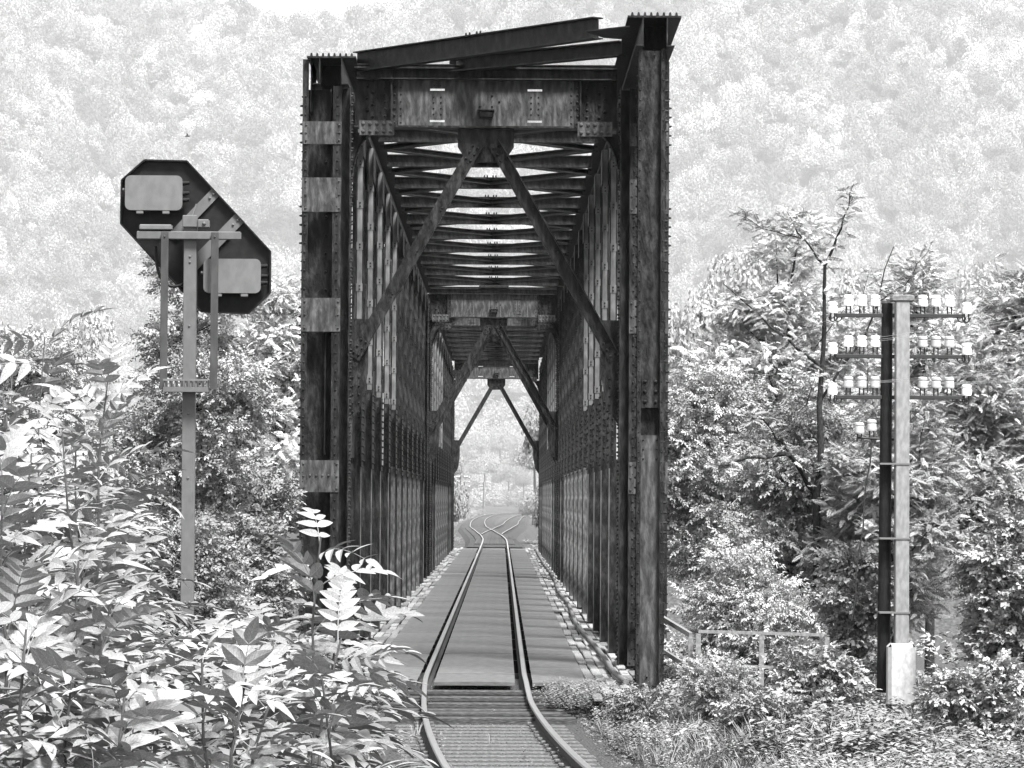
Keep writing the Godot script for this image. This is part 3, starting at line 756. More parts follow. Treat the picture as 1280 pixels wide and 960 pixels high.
	for k in 12:
		var t := k / 11.0
		cp.append(Vector3(X.call(lerpf(192.0, 228.0, t) - 10.0 * sin(t * PI)), H.call(310.0 + 50.0 * sin(t * PI * .62)), -.05)); cr.append(.013)
	m.tube(cp, cr, 6); part("cable", m.mesh(MAT.signal_dark), o)

# ---------------------------------------------------------------- telegraph poles
func insulator(called: String, parent: Node3D, at: Vector3, tone: StandardMaterial3D):
	if not cache.has("ins"):
		var m := MB.new(); m.lathe(Vector3.ZERO, [Vector2(.0, .0), Vector2(.07, .0), Vector2(.074, .02), Vector2(.07, .095), Vector2(.062, .104), Vector2(.062, .114), Vector2(.072, .122), Vector2(.07, .15), Vector2(.05, .165), Vector2(0, .17)], 10); cache.ins = m
		var p := MB.new(); p.tube([Vector3(-.03, -.11, 0), Vector3(-.03, .0, 0)], [.011, .011], 5); p.tube([Vector3(.03, -.11, 0), Vector3(.03, .0, 0)], [.011, .011], 5); cache.pin = p.mesh(MAT.iron)
	var k := "ins" + str(tone.get_instance_id())
	if not cache.has(k): cache[k] = cache.ins.mesh(tone)
	var i := part(called, cache[k], parent, at)
	part("pin", cache.pin, i)

func telegraph(at: Vector3, label: String, top: float, near: bool):
	var o := thing("telegraph_pole", label, "telegraph pole", at, "telegraph poles along the line")
	var m := MB.new()
	m.cbox(Vector3(0, top * .5 + .3, 0), Vector3(.2, top - .6, .22), .012); part("concrete_post", m.mesh(MAT.concrete_post), o)
	m = MB.new(); m.cbox(Vector3(.0, top + .045, -.02), Vector3(.33, .09, .3), .012); part("cap", m.mesh(MAT.concrete_dark), o)
	m = MB.new(); m.tube([Vector3(-.24, .2, -.16), Vector3(-.2, top - .02, -.16)], [.1, .082], 10); part("timber_post", m.mesh(MAT.tar), o)
	m = MB.new(); m.cbox(Vector3(-.01, .46, .03), Vector3(.40, .92, .36), .05); part("footing", m.mesh(MAT.concrete_pale), o)
	for r in [2.15, 1.07, 0.0]:
		for q in [0.0]:
			m = MB.new(); m.bx(-.33, .112, 1.35 + r + q * .6, 1.375 + r + q * .6, -.27, .122); part("strap", m.mesh(MAT.strap), o)
	for j in 3:
		var y := top - .2 - j * .595
		m = MB.new(); m.cbox(Vector3(-.02, y, -.14), Vector3(1.86, .055, .05), .006)
		for e in [-1, 1]:
			for q in 2:
				var pts := []; var rr := []
				for t in 7:
					var a := PI * t / 6.0
					pts.append(Vector3(e * (.90 + q * .07 - .06 * cos(a)) - .02, y - .02 - .07 * sin(a), -.14)); rr.append(.011)
				m.tube(pts, rr, 5)
		var arm := part("crossarm", m.mesh(MAT.iron), o)
		for e in [-1, 1]:
			for q in 3: insulator("insulator", arm, Vector3(e * (.345 + q * .195) - .03, y + .135, -.14), MAT.porcelain if j == 0 or e < 0 and j == 1 else MAT.porcelain_worn)
			insulator("insulator", arm, Vector3(e * .975 - .02, y + .03, -.14), MAT.porcelain)
	if near:
		m = MB.new(); m.tube([Vector3(-.1, top - 2.0, -.16), Vector3(-.62, top - 1.98, -.16)], [.02, .016], 6)
		var arm := part("bracket", m.mesh(MAT.iron), o)
		insulator("insulator", arm, Vector3(-.42, top - 1.88, -.16), MAT.porcelain_worn); insulator("insulator", arm, Vector3(-.6, top - 1.92, -.16), MAT.porcelain_worn)
		m = MB.new(); var cp := []
		for t in 9: cp.append(Vector3(-.42 - .035 * t + .02 * sin(t * 2.0), top - 2.0 - t * .33, -.17))
		m.tube(cp, [.012, .012, .012, .012, .012, .012, .012, .012, .012], 5); part("down_cable", m.mesh(MAT.iron), o)

func build_poles():
	telegraph(Vector3(5.8, -.28, -51.0), "tall double telegraph pole with three insulator crossarms right of bridge", 5.87, true)
	telegraph(Vector3(-5.2, ground_y(-5.2, 465), -465.0), "nearer of two tiny telegraph poles far beyond the bridge", 5.9, false)
	telegraph(Vector3(-3.0, ground_y(-3.0, 630), -630.0), "farther of two tiny telegraph poles far beyond the bridge", 5.9, false)
	# wires from the near pole to the next one towards the viewer, out of frame to the right
	for j in 3:
		for q in [-1.0, -.735, -.54, .32, .51, .70, .95]:
			var y := 5.39 + .2 - j * .595
			var a := Vector3(5.8 + q, y, -51.13); var b := Vector3(9.6 + q, y + .4, -12.0)
			var m := MB.new(); var pts := []; var rr := []
			for t in 11:
				var e := t / 10.0
				pts.append(a.lerp(b, e) - Vector3.UP * .35 * 4 * e * (1 - e)); rr.append(.0022)
			m.tube(pts, rr, 4)
			var w := thing("telegraph_wire", "thin pale wire running right from the %s insulator of the %s crossarm, %s half" % [["outermost", "second", "third"][[-1.0, -.735, -.54].find(q)] if q < 0 else ["innermost", "second", "third", "outermost"][[.32, .51, .70, .95].find(q)], ["top", "middle", "lowest"][j], "left" if q < 0 else "right"], "wire", a, "telegraph wires")
			part("strand", m.mesh(MAT.wire), w, -a)

func build_railing():
	var o := thing("railing", "low grey metal railing beside the right bridge end post", "railing", Vector3(3.0, -.5, -52.0))
	var y1 := .80; var A := Vector3(2.42, .92, -53.5); var B := Vector3(2.78, .72, -51.5); var C := Vector3(2.88, .78, -51.3); var E := Vector3(4.75, .74, -51.3)
	var m := MB.new()
	for q in [[A, B, .07], [C, E, .045]]:
		m = MB.new(); m.bar(q[0], q[1], q[2], .05, Vector3.UP); part("top_rail", m.mesh(MAT.rail_paint), o, -o.position)
		m = MB.new(); m.bar(q[0] - Vector3(0, .49, 0), q[1] - Vector3(0, .49, 0), q[2], .04, Vector3.UP); part("middle_rail", m.mesh(MAT.rail_paint), o, -o.position)
	for p in [B, C, E, Vector3(3.8, .76, -51.3)]:
		m = MB.new(); m.bar(Vector3(p.x, -.5, p.z), Vector3(p.x, p.y - .03, p.z), .07, .06, Vector3.RIGHT); part("post", m.mesh(MAT.rail_paint), o, -o.position)

func build_bird():
	var o := thing("bird", "tiny dark bird flying before the wooded hillside above the signal", "bird", Vector3(-31.5, 38.5, -350.0))
	var m := MB.new(); m.tube([Vector3(-.28, 0, 0), Vector3(-.1, .02, 0), Vector3(.12, .02, 0), Vector3(.3, .04, 0)], [.02, .09, .09, .03], 6); part("body", m.mesh(MAT.iron), o)
	for s in [-1, 1]:
		m = MB.new(); m.quad(Vector3(-.12, .04, 0), Vector3(.1, .04, 0), Vector3(.06, .22, s * .3), Vector3(-.08, .24, s * .3)); m.tri(Vector3(-.08, .24, s * .3), Vector3(.06, .22, s * .3), Vector3(-.12, .3, s * .62)); part("wing", m.mesh(MAT.iron), o)

# ---------------------------------------------------------------- plants
func frond(m: MB, pairs: int, length: float, leaf_l: float, leaf_w: float, droop: float, fine: bool):
	# along +x, up +y; the rachis arches and the leaflets hang from it in pairs
	var pts := []; var rr := []
	for i in 7:
		var t := i / 6.0
		pts.append(Vector3(length * t * (1 - .12 * droop * t), length * (.16 * t - droop * t * t), 0)); rr.append(lerpf(.004, .0015, t))
	if fine: m.tube(pts, rr, 4, false)
	for i in pairs:
		var t := lerpf(.25, .97, float(i) / (pairs - 1)) if pairs > 1 else .5
		var p: Vector3 = pts[int(t * 6)].lerp(pts[mini(int(t * 6) + 1, 6)], fmod(t * 6, 1.0))
		for s in [-1, 1]:
			var d := Vector3(.5 + .35 * t, rng.randf_range(-.35, .12), s).normalized()
			var sz := (.75 + .4 * sin(t * PI)) * rng.randf_range(.85, 1.15)
			m.leaf(p, d, Vector3(rng.randf_range(-.2, .2), 1, -s * .15), leaf_l * sz, leaf_w * sz, rng.randf_range(.15, .5), rng.randf_range(.15, .45), fine)
	m.leaf(pts[6], (pts[6] - pts[5]).normalized(), Vector3.UP, leaf_l * 1.05, leaf_w, .3, .3, fine)

func twig(m: MB, count: int, length: float, leaf_l: float, leaf_w: float):
	for i in count:
		var t := float(i) / count
		var a := i * 2.4
		var p := Vector3(length * t, 0, 0)
		m.leaf(p, Vector3(.6, .45 * sin(a), cos(a)).normalized(), Vector3(rng.randf_range(-.4, .4), 1, rng.randf_range(-.4, .4)), leaf_l * rng.randf_range(.7, 1.2), leaf_w * rng.randf_range(.8, 1.2), rng.randf_range(.1, .4), rng.randf_range(.0, .4))
	m.leaf(Vector3(length, 0, 0), Vector3(1, -.1, 0), Vector3.UP, leaf_l, leaf_w, .2, .2)

var SPRAY := {}
func make_sprays():
	for t in ["fern", "round", "dark", "vine"]:
		var m := MB.new()
		if t == "fern": frond(m, 8, .28, .05, .024, .2, false)
		elif t == "round": twig(m, 15, .3, .062, .033)
		elif t == "dark": twig(m, 10, .22, .06, .036)
		else: twig(m, 10, .26, .09, .07)
		SPRAY[t] = m.mesh(MAT.leaf_multi)

# a tree: tapered trunk with limbs, and sprays of leaves gathered in clumps at their ends
func tree(called, label, category, x: float, d: float, top: float, wide: float, deep: float, low: float, spray: String, clumps: int, per: int, size: float, tone: float, group := "", lean := 0.0, spread := .5, shoots := 0):
	var gy := ground_y(x, d) - .15
	var o := thing(called, label, category, Vector3(x, gy, -d), group)
	var h := top - gy; var lo := low - gy
	var wood := MB.new()
	var tr := .02 + h * .011
	var tp := []; var tq := []
	for i in 6:
		var t := i / 5.0
		tp.append(Vector3(lean * t * t + sin(t * 5.0 + x) * .12 * t, h * .86 * t, cos(t * 4.0 + d) * .12 * t)); tq.append(lerpf(tr, tr * .25, t))
	wood.tube(tp, tq, 7)
	var limbs := MB.new()
	var xf := []; var tones := []
	for c in clumps:
		var q := rdir(); var rad := pow(rng.randf(), .45)
		var hh := lo + (h - lo) * .5 + q.y * (h - lo) * .5 * rad
		var f := (hh - lo) / maxf(h - lo, .1)
		var taper := .55 + .45 * sin(clampf(f * 1.15 + .15, 0, 1) * PI)
		var c0 := Vector3(q.x * wide * rad * taper + lean * f * f, hh, q.z * deep * rad * taper)
		var cr := spread * rng.randf_range(.45, 1.35)
		# limb from the trunk to the clump
		var tt := clampf((hh - rng.randf_range(.25, .5) * Vector2(c0.x, c0.z).length() - .3) / (h * .86), .05, .98)
		var fi := tt * 5.0
		var s0: Vector3 = tp[int(fi)].lerp(tp[mini(int(fi) + 1, 5)], fi - int(fi))
		var lr := clampf(.008 + s0.distance_to(c0) * .014, .01, .07)
		var mid := s0.lerp(c0, .5) + Vector3(0, -.08 * s0.distance_to(c0), 0) + rdir() * .12
		limbs.tube([s0, mid, c0, c0 + (c0 - mid).normalized() * cr * .8], [lr, lr * .7, lr * .4, lr * .15], 5, false)
		var ctone := 1.25 * tone * rng.randf_range(.75, 1.25)
		for i in int(per * 1.45 * pow(cr / spread, 1.3)):
			var e := rdir() * pow(rng.randf(), .4)
			var p := c0 + Vector3(e.x * cr * 1.25, e.y * cr * .75, e.z * cr * 1.25)
			var yaw := atan2(-e.z, e.x) + rng.randfn(0, .8)
			var b := Basis(Vector3.UP, yaw) * Basis(Vector3(0, 0, 1), rng.randf_range(-.7, .8)) * Basis(Vector3(1, 0, 0), rng.randfn(0, .7))
			xf.append(Transform3D(b.scaled(Vector3.ONE * size * rng.randf_range(.7, 1.3)), p)); tones.append(clampf(ctone * rng.randf_range(.7, 1.3), .03, .6))
	for c in shoots:   # young upright shoots that stand out of the crown
		var a := rng.randf() * TAU; var q := rng.randf_range(.2, .95)
		var p0 := Vector3(cos(a) * wide * q * .8 + lean, h * rng.randf_range(.74, .9) - .4, sin(a) * deep * q * .8)
		var p1 := p0 + Vector3(rng.randf_range(-.5, .5) + cos(a) * .4, rng.randf_range(.6, 1.5), rng.randf_range(-.3, .3)) * (h / 10.0)
		var pm := p0.lerp(p1, .5) + rdir() * .1
		limbs.tube([Vector3(lean * .3, h * .55, 0), p0, pm, p1], [.03, .016, .01, .004], 5, false)
		for i in 60:
			var t := rng.randf_range(.1, 1.0)
			var p := p0.lerp(pm, t * 2.0) if t < .5 else pm.lerp(p1, t * 2.0 - 1.0)
			var b := Basis(Vector3.UP, rng.randf() * TAU) * Basis(Vector3(0, 0, 1), rng.randf_range(-.3, .8)) * Basis(Vector3.RIGHT, rng.randfn(0, .5))
			xf.append(Transform3D(b.scaled(Vector3.ONE * size * rng.randf_range(.6, 1.1)), p)); tones.append(clampf(1.3 * tone * rng.randf_range(.7, 1.3), .03, .6))
	part("trunk", wood.mesh(MAT.bark), o)
	part("limbs", limbs.mesh(MAT.bark), o)
	scatter("crown", SPRAY[spray], xf, tones, o)
	return o

func build_near_trees():
	var X := func(px: float, d: float) -> float: return (px - 627.5) * d / 4400.0
	var Y := func(py: float, d: float) -> float: return 2.71 + (622.0 - py) * d / 4400.0
	var T := func(called, label, cat, px, py, pw, plow, d, spray, clumps, per, size, tone, lean, spread, deep):
		tree(called, label, cat, X.call(px, d), d, Y.call(py, d), pw * d / 4400.0, deep, Y.call(plow, d), spray, clumps, per, size, tone, "", lean, spread, 3 if spray == "fern" else 0)
	# right bank
	T.call("locust_tree", "tall airy locust tree with forked top branches right of the bridge", "tree", 960.0, 275.0, 125.0, 640.0, 78.0, "fern", 60, 150, 1.0, .30, .6, .55, 2.2)
	T.call("locust_tree", "locust tree with upright shoots rising behind the telegraph pole", "tree", 1165.0, 320.0, 95.0, 600.0, 86.0, "fern", 55, 140, 1.0, .30, -.2, .5, 2.0)
	T.call("locust_tree", "locust tree cut off by the right picture edge, behind the wires", "tree", 1278.0, 310.0, 80.0, 640.0, 74.0, "fern", 55, 150, .95, .24, .1, .5, 2.0)
	T.call("leafy_tree", "bushy pale tree close against the right end post of the bridge", "tree", 880.0, 400.0, 85.0, 780.0, 70.0, "round", 46, 150, 1.1, .27, 0.0, .5, 1.8)
	T.call("leafy_tree", "broad leafy tree filling the bank between bridge and telegraph pole", "tree", 1000.0, 470.0, 100.0, 800.0, 66.0, "round", 46, 150, 1.1, .22, 0.0, .5, 1.6)
	T.call("leafy_tree", "leafy tree directly behind the middle of the telegraph pole", "tree", 1120.0, 480.0, 90.0, 780.0, 63.0, "fern", 55, 150, .9, .2, 0.0, .5, 1.5)
	T.call("leafy_tree", "dark leafy tree between telegraph pole and right picture edge", "tree", 1225.0, 430.0, 90.0, 700.0, 66.0, "fern", 55, 150, .9, .2, 0.0, .5, 1.5)
	T.call("shrub", "vine covered shrub at the right picture edge below the trees", "shrub", 1262.0, 600.0, 75.0, 880.0, 50.0, "vine", 34, 90, .8, .2, 0.0, .34, .9)
	T.call("shrub", "ivy covered bush leaning against the left side of the telegraph pole", "shrub", 1066.0, 650.0, 20.0, 850.0, 52.5, "vine", 22, 70, .75, .16, 0.0, .26, .5)
	T.call("shrub", "low bright bush behind the metal railing", "shrub", 930.0, 690.0, 95.0, 850.0, 56.0, "round", 34, 110, .85, .24, 0.0, .36, .9)
	T.call("shrub", "low leafy bush at the foot of the telegraph pole, left side", "shrub", 1015.0, 812.0, 50.0, 930.0, 46.0, "vine", 22, 80, .7, .18, 0.0, .28, .6)
	T.call("shrub", "spreading vine thicket in the lower right corner", "shrub", 1230.0, 815.0, 85.0, 960.0, 44.0, "vine", 26, 80, .7, .24, 0.0, .28, .6)
	T.call("shrub", "small dark bush at the foot of the right end post", "shrub", 800.0, 858.0, 30.0, 910.0, 45.5, "dark", 12, 60, .7, .14, 0.0, .16, .35)
	T.call("shrub", "low pale weedy bush in front of the metal railing", "shrub", 900.0, 820.0, 45.0, 900.0, 47.0, "round", 16, 60, .6, .2, 0.0, .2, .5)
	T.call("shrub", "low dark creeper mound between railing and telegraph pole foot", "shrub", 960.0, 850.0, 50.0, 940.0, 43.0, "vine", 18, 60, .6, .17, 0.0, .2, .5)
	T.call("shrub", "low creeper mound right of the telegraph pole's footing", "shrub", 1185.0, 850.0, 40.0, 930.0, 46.0, "vine", 16, 60, .65, .2, 0.0, .2, .5)
	# left bank
	T.call("shrub", "dark leafy shrub at the foot of the left bridge post", "shrub", 295.0, 660.0, 45.0, 800.0, 42.0, "dark", 30, 120, 1.0, .12, 0.0, .3, .7)
	T.call("shrub", "round leafy shrub behind the lower signal mast", "shrub", 225.0, 650.0, 60.0, 800.0, 38.0, "round", 28, 110, .8, .16, 0.0, .28, .6)
	T.call("birch_tree", "dark fine leaved tree directly behind the signal mast", "tree", 235.0, 300.0, 100.0, 720.0, 52.0, "dark", 46, 110, 1.0, .21, .1, .42, 1.3)
	T.call("leafy_tree", "dark leafy bush between signal mast and left bridge post", "tree", 296.0, 470.0, 46.0, 760.0, 54.0, "dark", 34, 110, 1.05, .16, 0.0, .38, 1.2)
	T.call("leafy_tree", "pale tree at the left picture edge behind the foreground shrubs", "tree", 45.0, 415.0, 90.0, 720.0, 60.0, "round", 40, 140, 1.0, .25, 0.0, .5, 1.5)
	T.call("locust_tree", "pale tree showing between signal board and left bridge post", "tree", 345.0, 330.0, 45.0, 620.0, 120.0, "fern", 36, 130, 1.5, .34, 0.0, .8, 2.0)

# the slender locust whose bare forks stand out before the hill, built limb by limb (points are metres from its foot)
func forked_locust():
	var d := 64.0; var x := 5.6; var gy := ground_y(x, d) - .15
	var o := thing("locust_tree", "slender locust tree with dark bare forks reaching up left of the telegraph pole", "tree", Vector3(x, gy, -d))
	var up := 2.71 - gy
	var L := [
		[[0, -up, 0, .085], [.15, .3 - .2, .1, .075], [.22, 2.2, 0, .05], [.26, 4.25, .1, .032]],
		[[.26, 4.25, .1, .03], [.55, 4.95, .2, .02], [.78, 5.75, .1, .006]],
		[[.26, 4.25, .1, .026], [-.12, 4.75, -.1, .017], [-.42, 5.25, -.1, .006]],
		[[-.12, 4.75, -.1, .014], [-.75, 4.85, .2, .01], [-1.35, 5.15, .3, .004]],
		[[.22, 2.4, 0, .035], [-.7, 3.1, .3, .022], [-1.6, 3.9, .3, .008]],
		[[.2, 1.8, 0, .03], [1.0, 3.0, .1, .02], [1.5, 4.6, .2, .008]],
		[[1.2, 3.6, .1, .014], [1.7, 3.9, .3, .01], [2.2, 4.7, .2, .004]],
		[[.1, .1, 0, .06], [-.45, .85, .8, .045], [-1.2, .72, 1.2, .03], [-1.9, .55, 1.4, .012]],
		[[-.45, .85, .8, .03], [-.9, 1.4, 1.0, .018], [-1.5, 1.5, 1.1, .008]],
		[[.15, .6, .2, .045], [.9, .35, .9, .03], [1.5, .25, 1.1, .012]],
	]
	var limbs := MB.new(); var trunk := MB.new(); var xf := []; var tn := []
	for i in L.size():
		var pts := []; var rr := []
		for j in L[i].size() - 1:
			for k in 4:
				var t := k / 4.0; var a: Array = L[i][j]; var b: Array = L[i][j + 1]
				pts.append(Vector3(lerpf(a[0], b[0], t), lerpf(a[1], b[1], t) + up, lerpf(a[2], b[2], t)) + (rdir() * .035 if pts.size() > 0 else Vector3.ZERO)); rr.append(lerpf(a[3], b[3], t))
		var e: Array = L[i][-1]; pts.append(Vector3(e[0], e[1] + up, e[2])); rr.append(e[3])
		(trunk if i == 0 else limbs).tube(pts, rr, 6, false)
		for q in (90 if i > 0 else 40):
			var t := pow(rng.randf(), .6 if i > 0 else .3) * (pts.size() - 1)
			var p: Vector3 = pts[int(t)] + rdir() * rng.randf_range(.02, .2)
			var b := Basis(Vector3.UP, rng.randf() * TAU) * Basis(Vector3(0, 0, 1), rng.randf_range(-.5, .7)) * Basis(Vector3.RIGHT, rng.randfn(0, .6))
			xf.append(Transform3D(b.scaled(Vector3.ONE * rng.randf_range(.55, 1.05)), p)); tn.append(rng.randf_range(.16, .34))
	part("trunk", trunk.mesh(MAT.bark), o); part("limbs", limbs.mesh(MAT.bark), o)
	scatter("crown", SPRAY.fern, xf, tn, o)

# far trees: three crown shapes built once, shared
var CROWN := []
func make_crowns():
	for k in 8:
		var m := MB.new()
		var lobes := []
		for i in 13:
			var q := rdir(); q.y = absf(q.y) * .9 - .1
			lobes.append([q * rng.randf_range(.35, .72) + Vector3(0, .1, 0), rng.randf_range(.26, .42)])
		for i in (3000 if k < 5 else 7000):
			var fs := .85 if k < 5 else .5
			var l: Array = lobes[rng.randi() % lobes.size()]
			var e := rdir(); if e.y < -.35: e.y *= .3
			var p: Vector3 = l[0] + e * l[1] * (rng.randf_range(.55, 1.35) if k < 5 else rng.randf_range(.8, 1.08))
			var u := (e + rdir() * (.95 if k < 5 else .7)).normalized()
			var t := u.cross(rdir()).normalized() * fs * rng.randf_range(.05, .1); var w := u.cross(t).normalized() * fs * rng.randf_range(.03, .06)
			m.tri(p - t, p + w, p + t); m.tri(p - t, p + t, p - w)
		CROWN.append(m)

func build_far_trees():
	var far_m := []
	for c in CROWN.slice(5): far_m.append([c.mesh(MAT.far_leaf), c.mesh(MAT.far_leaf_b), c.mesh(MAT.far_leaf_c)])
	var tk := MB.new(); tk.tube([Vector3.ZERO, Vector3(.02, .5, 0), Vector3(0, 1, .02)], [.035, .026, .012], 6)
	var trunk := tk.mesh(MAT.bark)
	var L := [
		[545.0, 470.0, 34.0, 235.0, 1, "round tree at the left just beyond the far end of the bridge"],
		[690.0, 488.0, 40.0, 240.0, 1, "round tree at the right just beyond the far end of the bridge"],
		[693.0, 590.0, 18.0, 236.0, 2, "dark bush at the right side of the far bridge end"],
		[562.0, 545.0, 24.0, 330.0, 0, "tree seen through the bridge behind its far left strut"],
		[668.0, 540.0, 30.0, 400.0, 0, "tree seen through the bridge below its far right strut"],
		[606.0, 560.0, 26.0, 690.0, 0, "hazy tree seen through the bridge left of the track's far bend"],
		[636.0, 575.0, 24.0, 760.0, 1, "hazy tree seen through the bridge above the track's far bend"],
		[655.0, 585.0, 16.0, 720.0, 1, "hazy dark tree seen through the bridge right of the far bend"],
		[625.0, 520.0, 26.0, 850.0, 0, "tall hazy tree seen through the middle of the bridge"],
		[650.0, 530.0, 24.0, 840.0, 0, "tall hazy tree seen through the bridge, right of its middle"],
		[597.0, 530.0, 24.0, 820.0, 0, "tall hazy tree seen through the bridge, left of its middle"],
		[20.0, 380.0, 70.0, 230.0, 0, "hazy tree behind the shrubs at the left picture edge"],
		[110.0, 370.0, 60.0, 260.0, 0, "hazy tree left of the signal board, before the hill"],
		[352.0, 390.0, 40.0, 250.0, 0, "hazy tree right of the signal board, before the hill"],
		[290.0, 400.0, 60.0, 300.0, 0, "hazy tree behind the signal mast, before the hill"],
		[860.0, 330.0, 60.0, 240.0, 0, "hazy round tree right of the bridge end post"],
		[930.0, 300.0, 70.0, 300.0, 0, "hazy tree behind the forked locust tree"],
		[1080.0, 310.0, 70.0, 270.0, 0, "hazy tree behind the telegraph pole's left arms"],
		[1200.0, 300.0, 70.0, 290.0, 0, "hazy tree behind the telegraph pole's right arms"],
		[1275.0, 330.0, 60.0, 230.0, 0, "hazy tree behind the wires at the right picture edge"],
	]
	for q in L:
		var d: float = q[3]; var x: float = (q[0] - 627.5) * d / 4400.0
		var top: float = 2.71 + (622.0 - q[1]) * d / 4400.0; var gy := ground_y(x, d) - .2; var w: float = q[2] * d / 4400.0
		var o := thing("distant_bush" if q[1] == 590.0 else "distant_tree", q[5], "bush" if q[1] == 590.0 else "tree", Vector3(x, gy, -d), "trees in the valley beyond the bridge")
		var h := top - gy; var ch := minf(h * .5, maxf(w * 1.35, h * .42))
		part("trunk", trunk, o, Vector3.ZERO, Basis.from_scale(Vector3(h * .6, h * .8, h * .6)))
		part("crown", far_m[rng.randi() % 3][q[4]], o, Vector3(0, h - ch * .95, 0), Basis(Vector3.UP, rng.randf() * TAU) * Basis.from_scale(Vector3(w, ch, w)))
		if h > ch * 2.2: part("crown", far_m[rng.randi() % 3][q[4]], o, Vector3(w * .2, h - ch * 2.1, 0), Basis(Vector3.UP, rng.randf() * TAU) * Basis.from_scale(Vector3(w * 1.15, ch, w * 1.15)))

func build_haze():
	# the milky air over the valley between the river and the hill
	var f := FogVolume.new(); f.name = "valley_haze"; f.size = Vector3(800, 420, 640); f.position = Vector3(0, 195, -560)
	var m := FogMaterial.new(); m.density = .00085; m.albedo = Color(.97, .97, .97); f.material = m
	add_child(f); f.set_meta("kind", "structure"); f.set_meta("label", "milky haze over the valley before the hillside")

func build_wood():
	# the wooded hillside and valley floor: nobody could count it
	for v in 5:
		var xf := []; var tn := []
		rng.seed = 900 + v
		var d := 250.0
		for i in 3600:
			var x := rng.randf_range(-230, 230); d = rng.randf_range(850, 1290)
			var s := 2.2 + 3.6 * pow(rng.randf(), 1.5)
			var y := ground_y(x, d)
			xf.append(Transform3D(Basis(Vector3.UP, rng.randf() * TAU) * Basis.from_scale(Vector3(s, s * rng.randf_range(1.0, 1.8), s)), Vector3(x, y + s * rng.randf_range(.4, 1.3), -d))); tn.append(rng.randf_range(.1, .36) * (1.0 + 1.0 * noise.get_noise_2d(x * 1.6, d * 1.6)))
		for i in 330:
			d = sqrt(rng.randf_range(240.0 * 240.0, 850.0 * 850.0))
			var x := rng.randf_range(-.17, .17) * d
			if absf(x - track_x(d)) < 7.0 + d * .006 or x > track_x(d) - 5.0 and x < track_x(d) + 14.0 and d > 560: continue
			var s := rng.randf_range(1.2, 3.6)
			xf.append(Transform3D(Basis(Vector3.UP, rng.randf() * TAU) * Basis.from_scale(Vector3(s, s * rng.randf_range(.9, 1.4), s)), Vector3(x, ground_y(x, d) + s * .4, -d))); tn.append(rng.randf_range(.2, .4))
		for i in 240:
			d = rng.randf_range(835, 960); var x := rng.randf_range(-45, 75); var s := rng.randf_range(2.2, 4.6)
			xf.append(Transform3D(Basis(Vector3.UP, rng.randf() * TAU) * Basis.from_scale(Vector3(s, s * 1.2, s)), Vector3(x, ground_y(x, d) + s * .5, -d))); tn.append(rng.randf_range(.2, .46))
		for i in 500:
			d = sqrt(rng.randf_range(216.0 * 216.0, 620.0 * 620.0))
			var x := track_x(d) + (-1 if rng.randf() < .5 else 1) * rng.randf_range(3.6, 9.0 + d * .012)
			if x > track_x(d) - 5.5 and d < 430 and x < track_x(d) + 3.4: continue
			if x > track_x(d) and d > 255 and x < track_x(d) + 7.0: continue
			var s := rng.randf_range(.35, 1.1)
			xf.append(Transform3D(Basis(Vector3.UP, rng.randf() * TAU) * Basis.from_scale(Vector3(s, s * .8, s)), Vector3(x, ground_y(x, d) + s * .3, -d))); tn.append(rng.randf_range(.2, .42))
		var o := scatter("hillside_wood", CROWN[v].mesh(MAT.leaf_multi), xf, tn, self)
		if v > 0: o.name = "hillside_wood_%03d" % v
		o.set_meta("label", "hazy wood of countless crowns covering the hillside behind the bridge"); o.set_meta("category", "wood"); o.set_meta("group", "wood on the hillside")

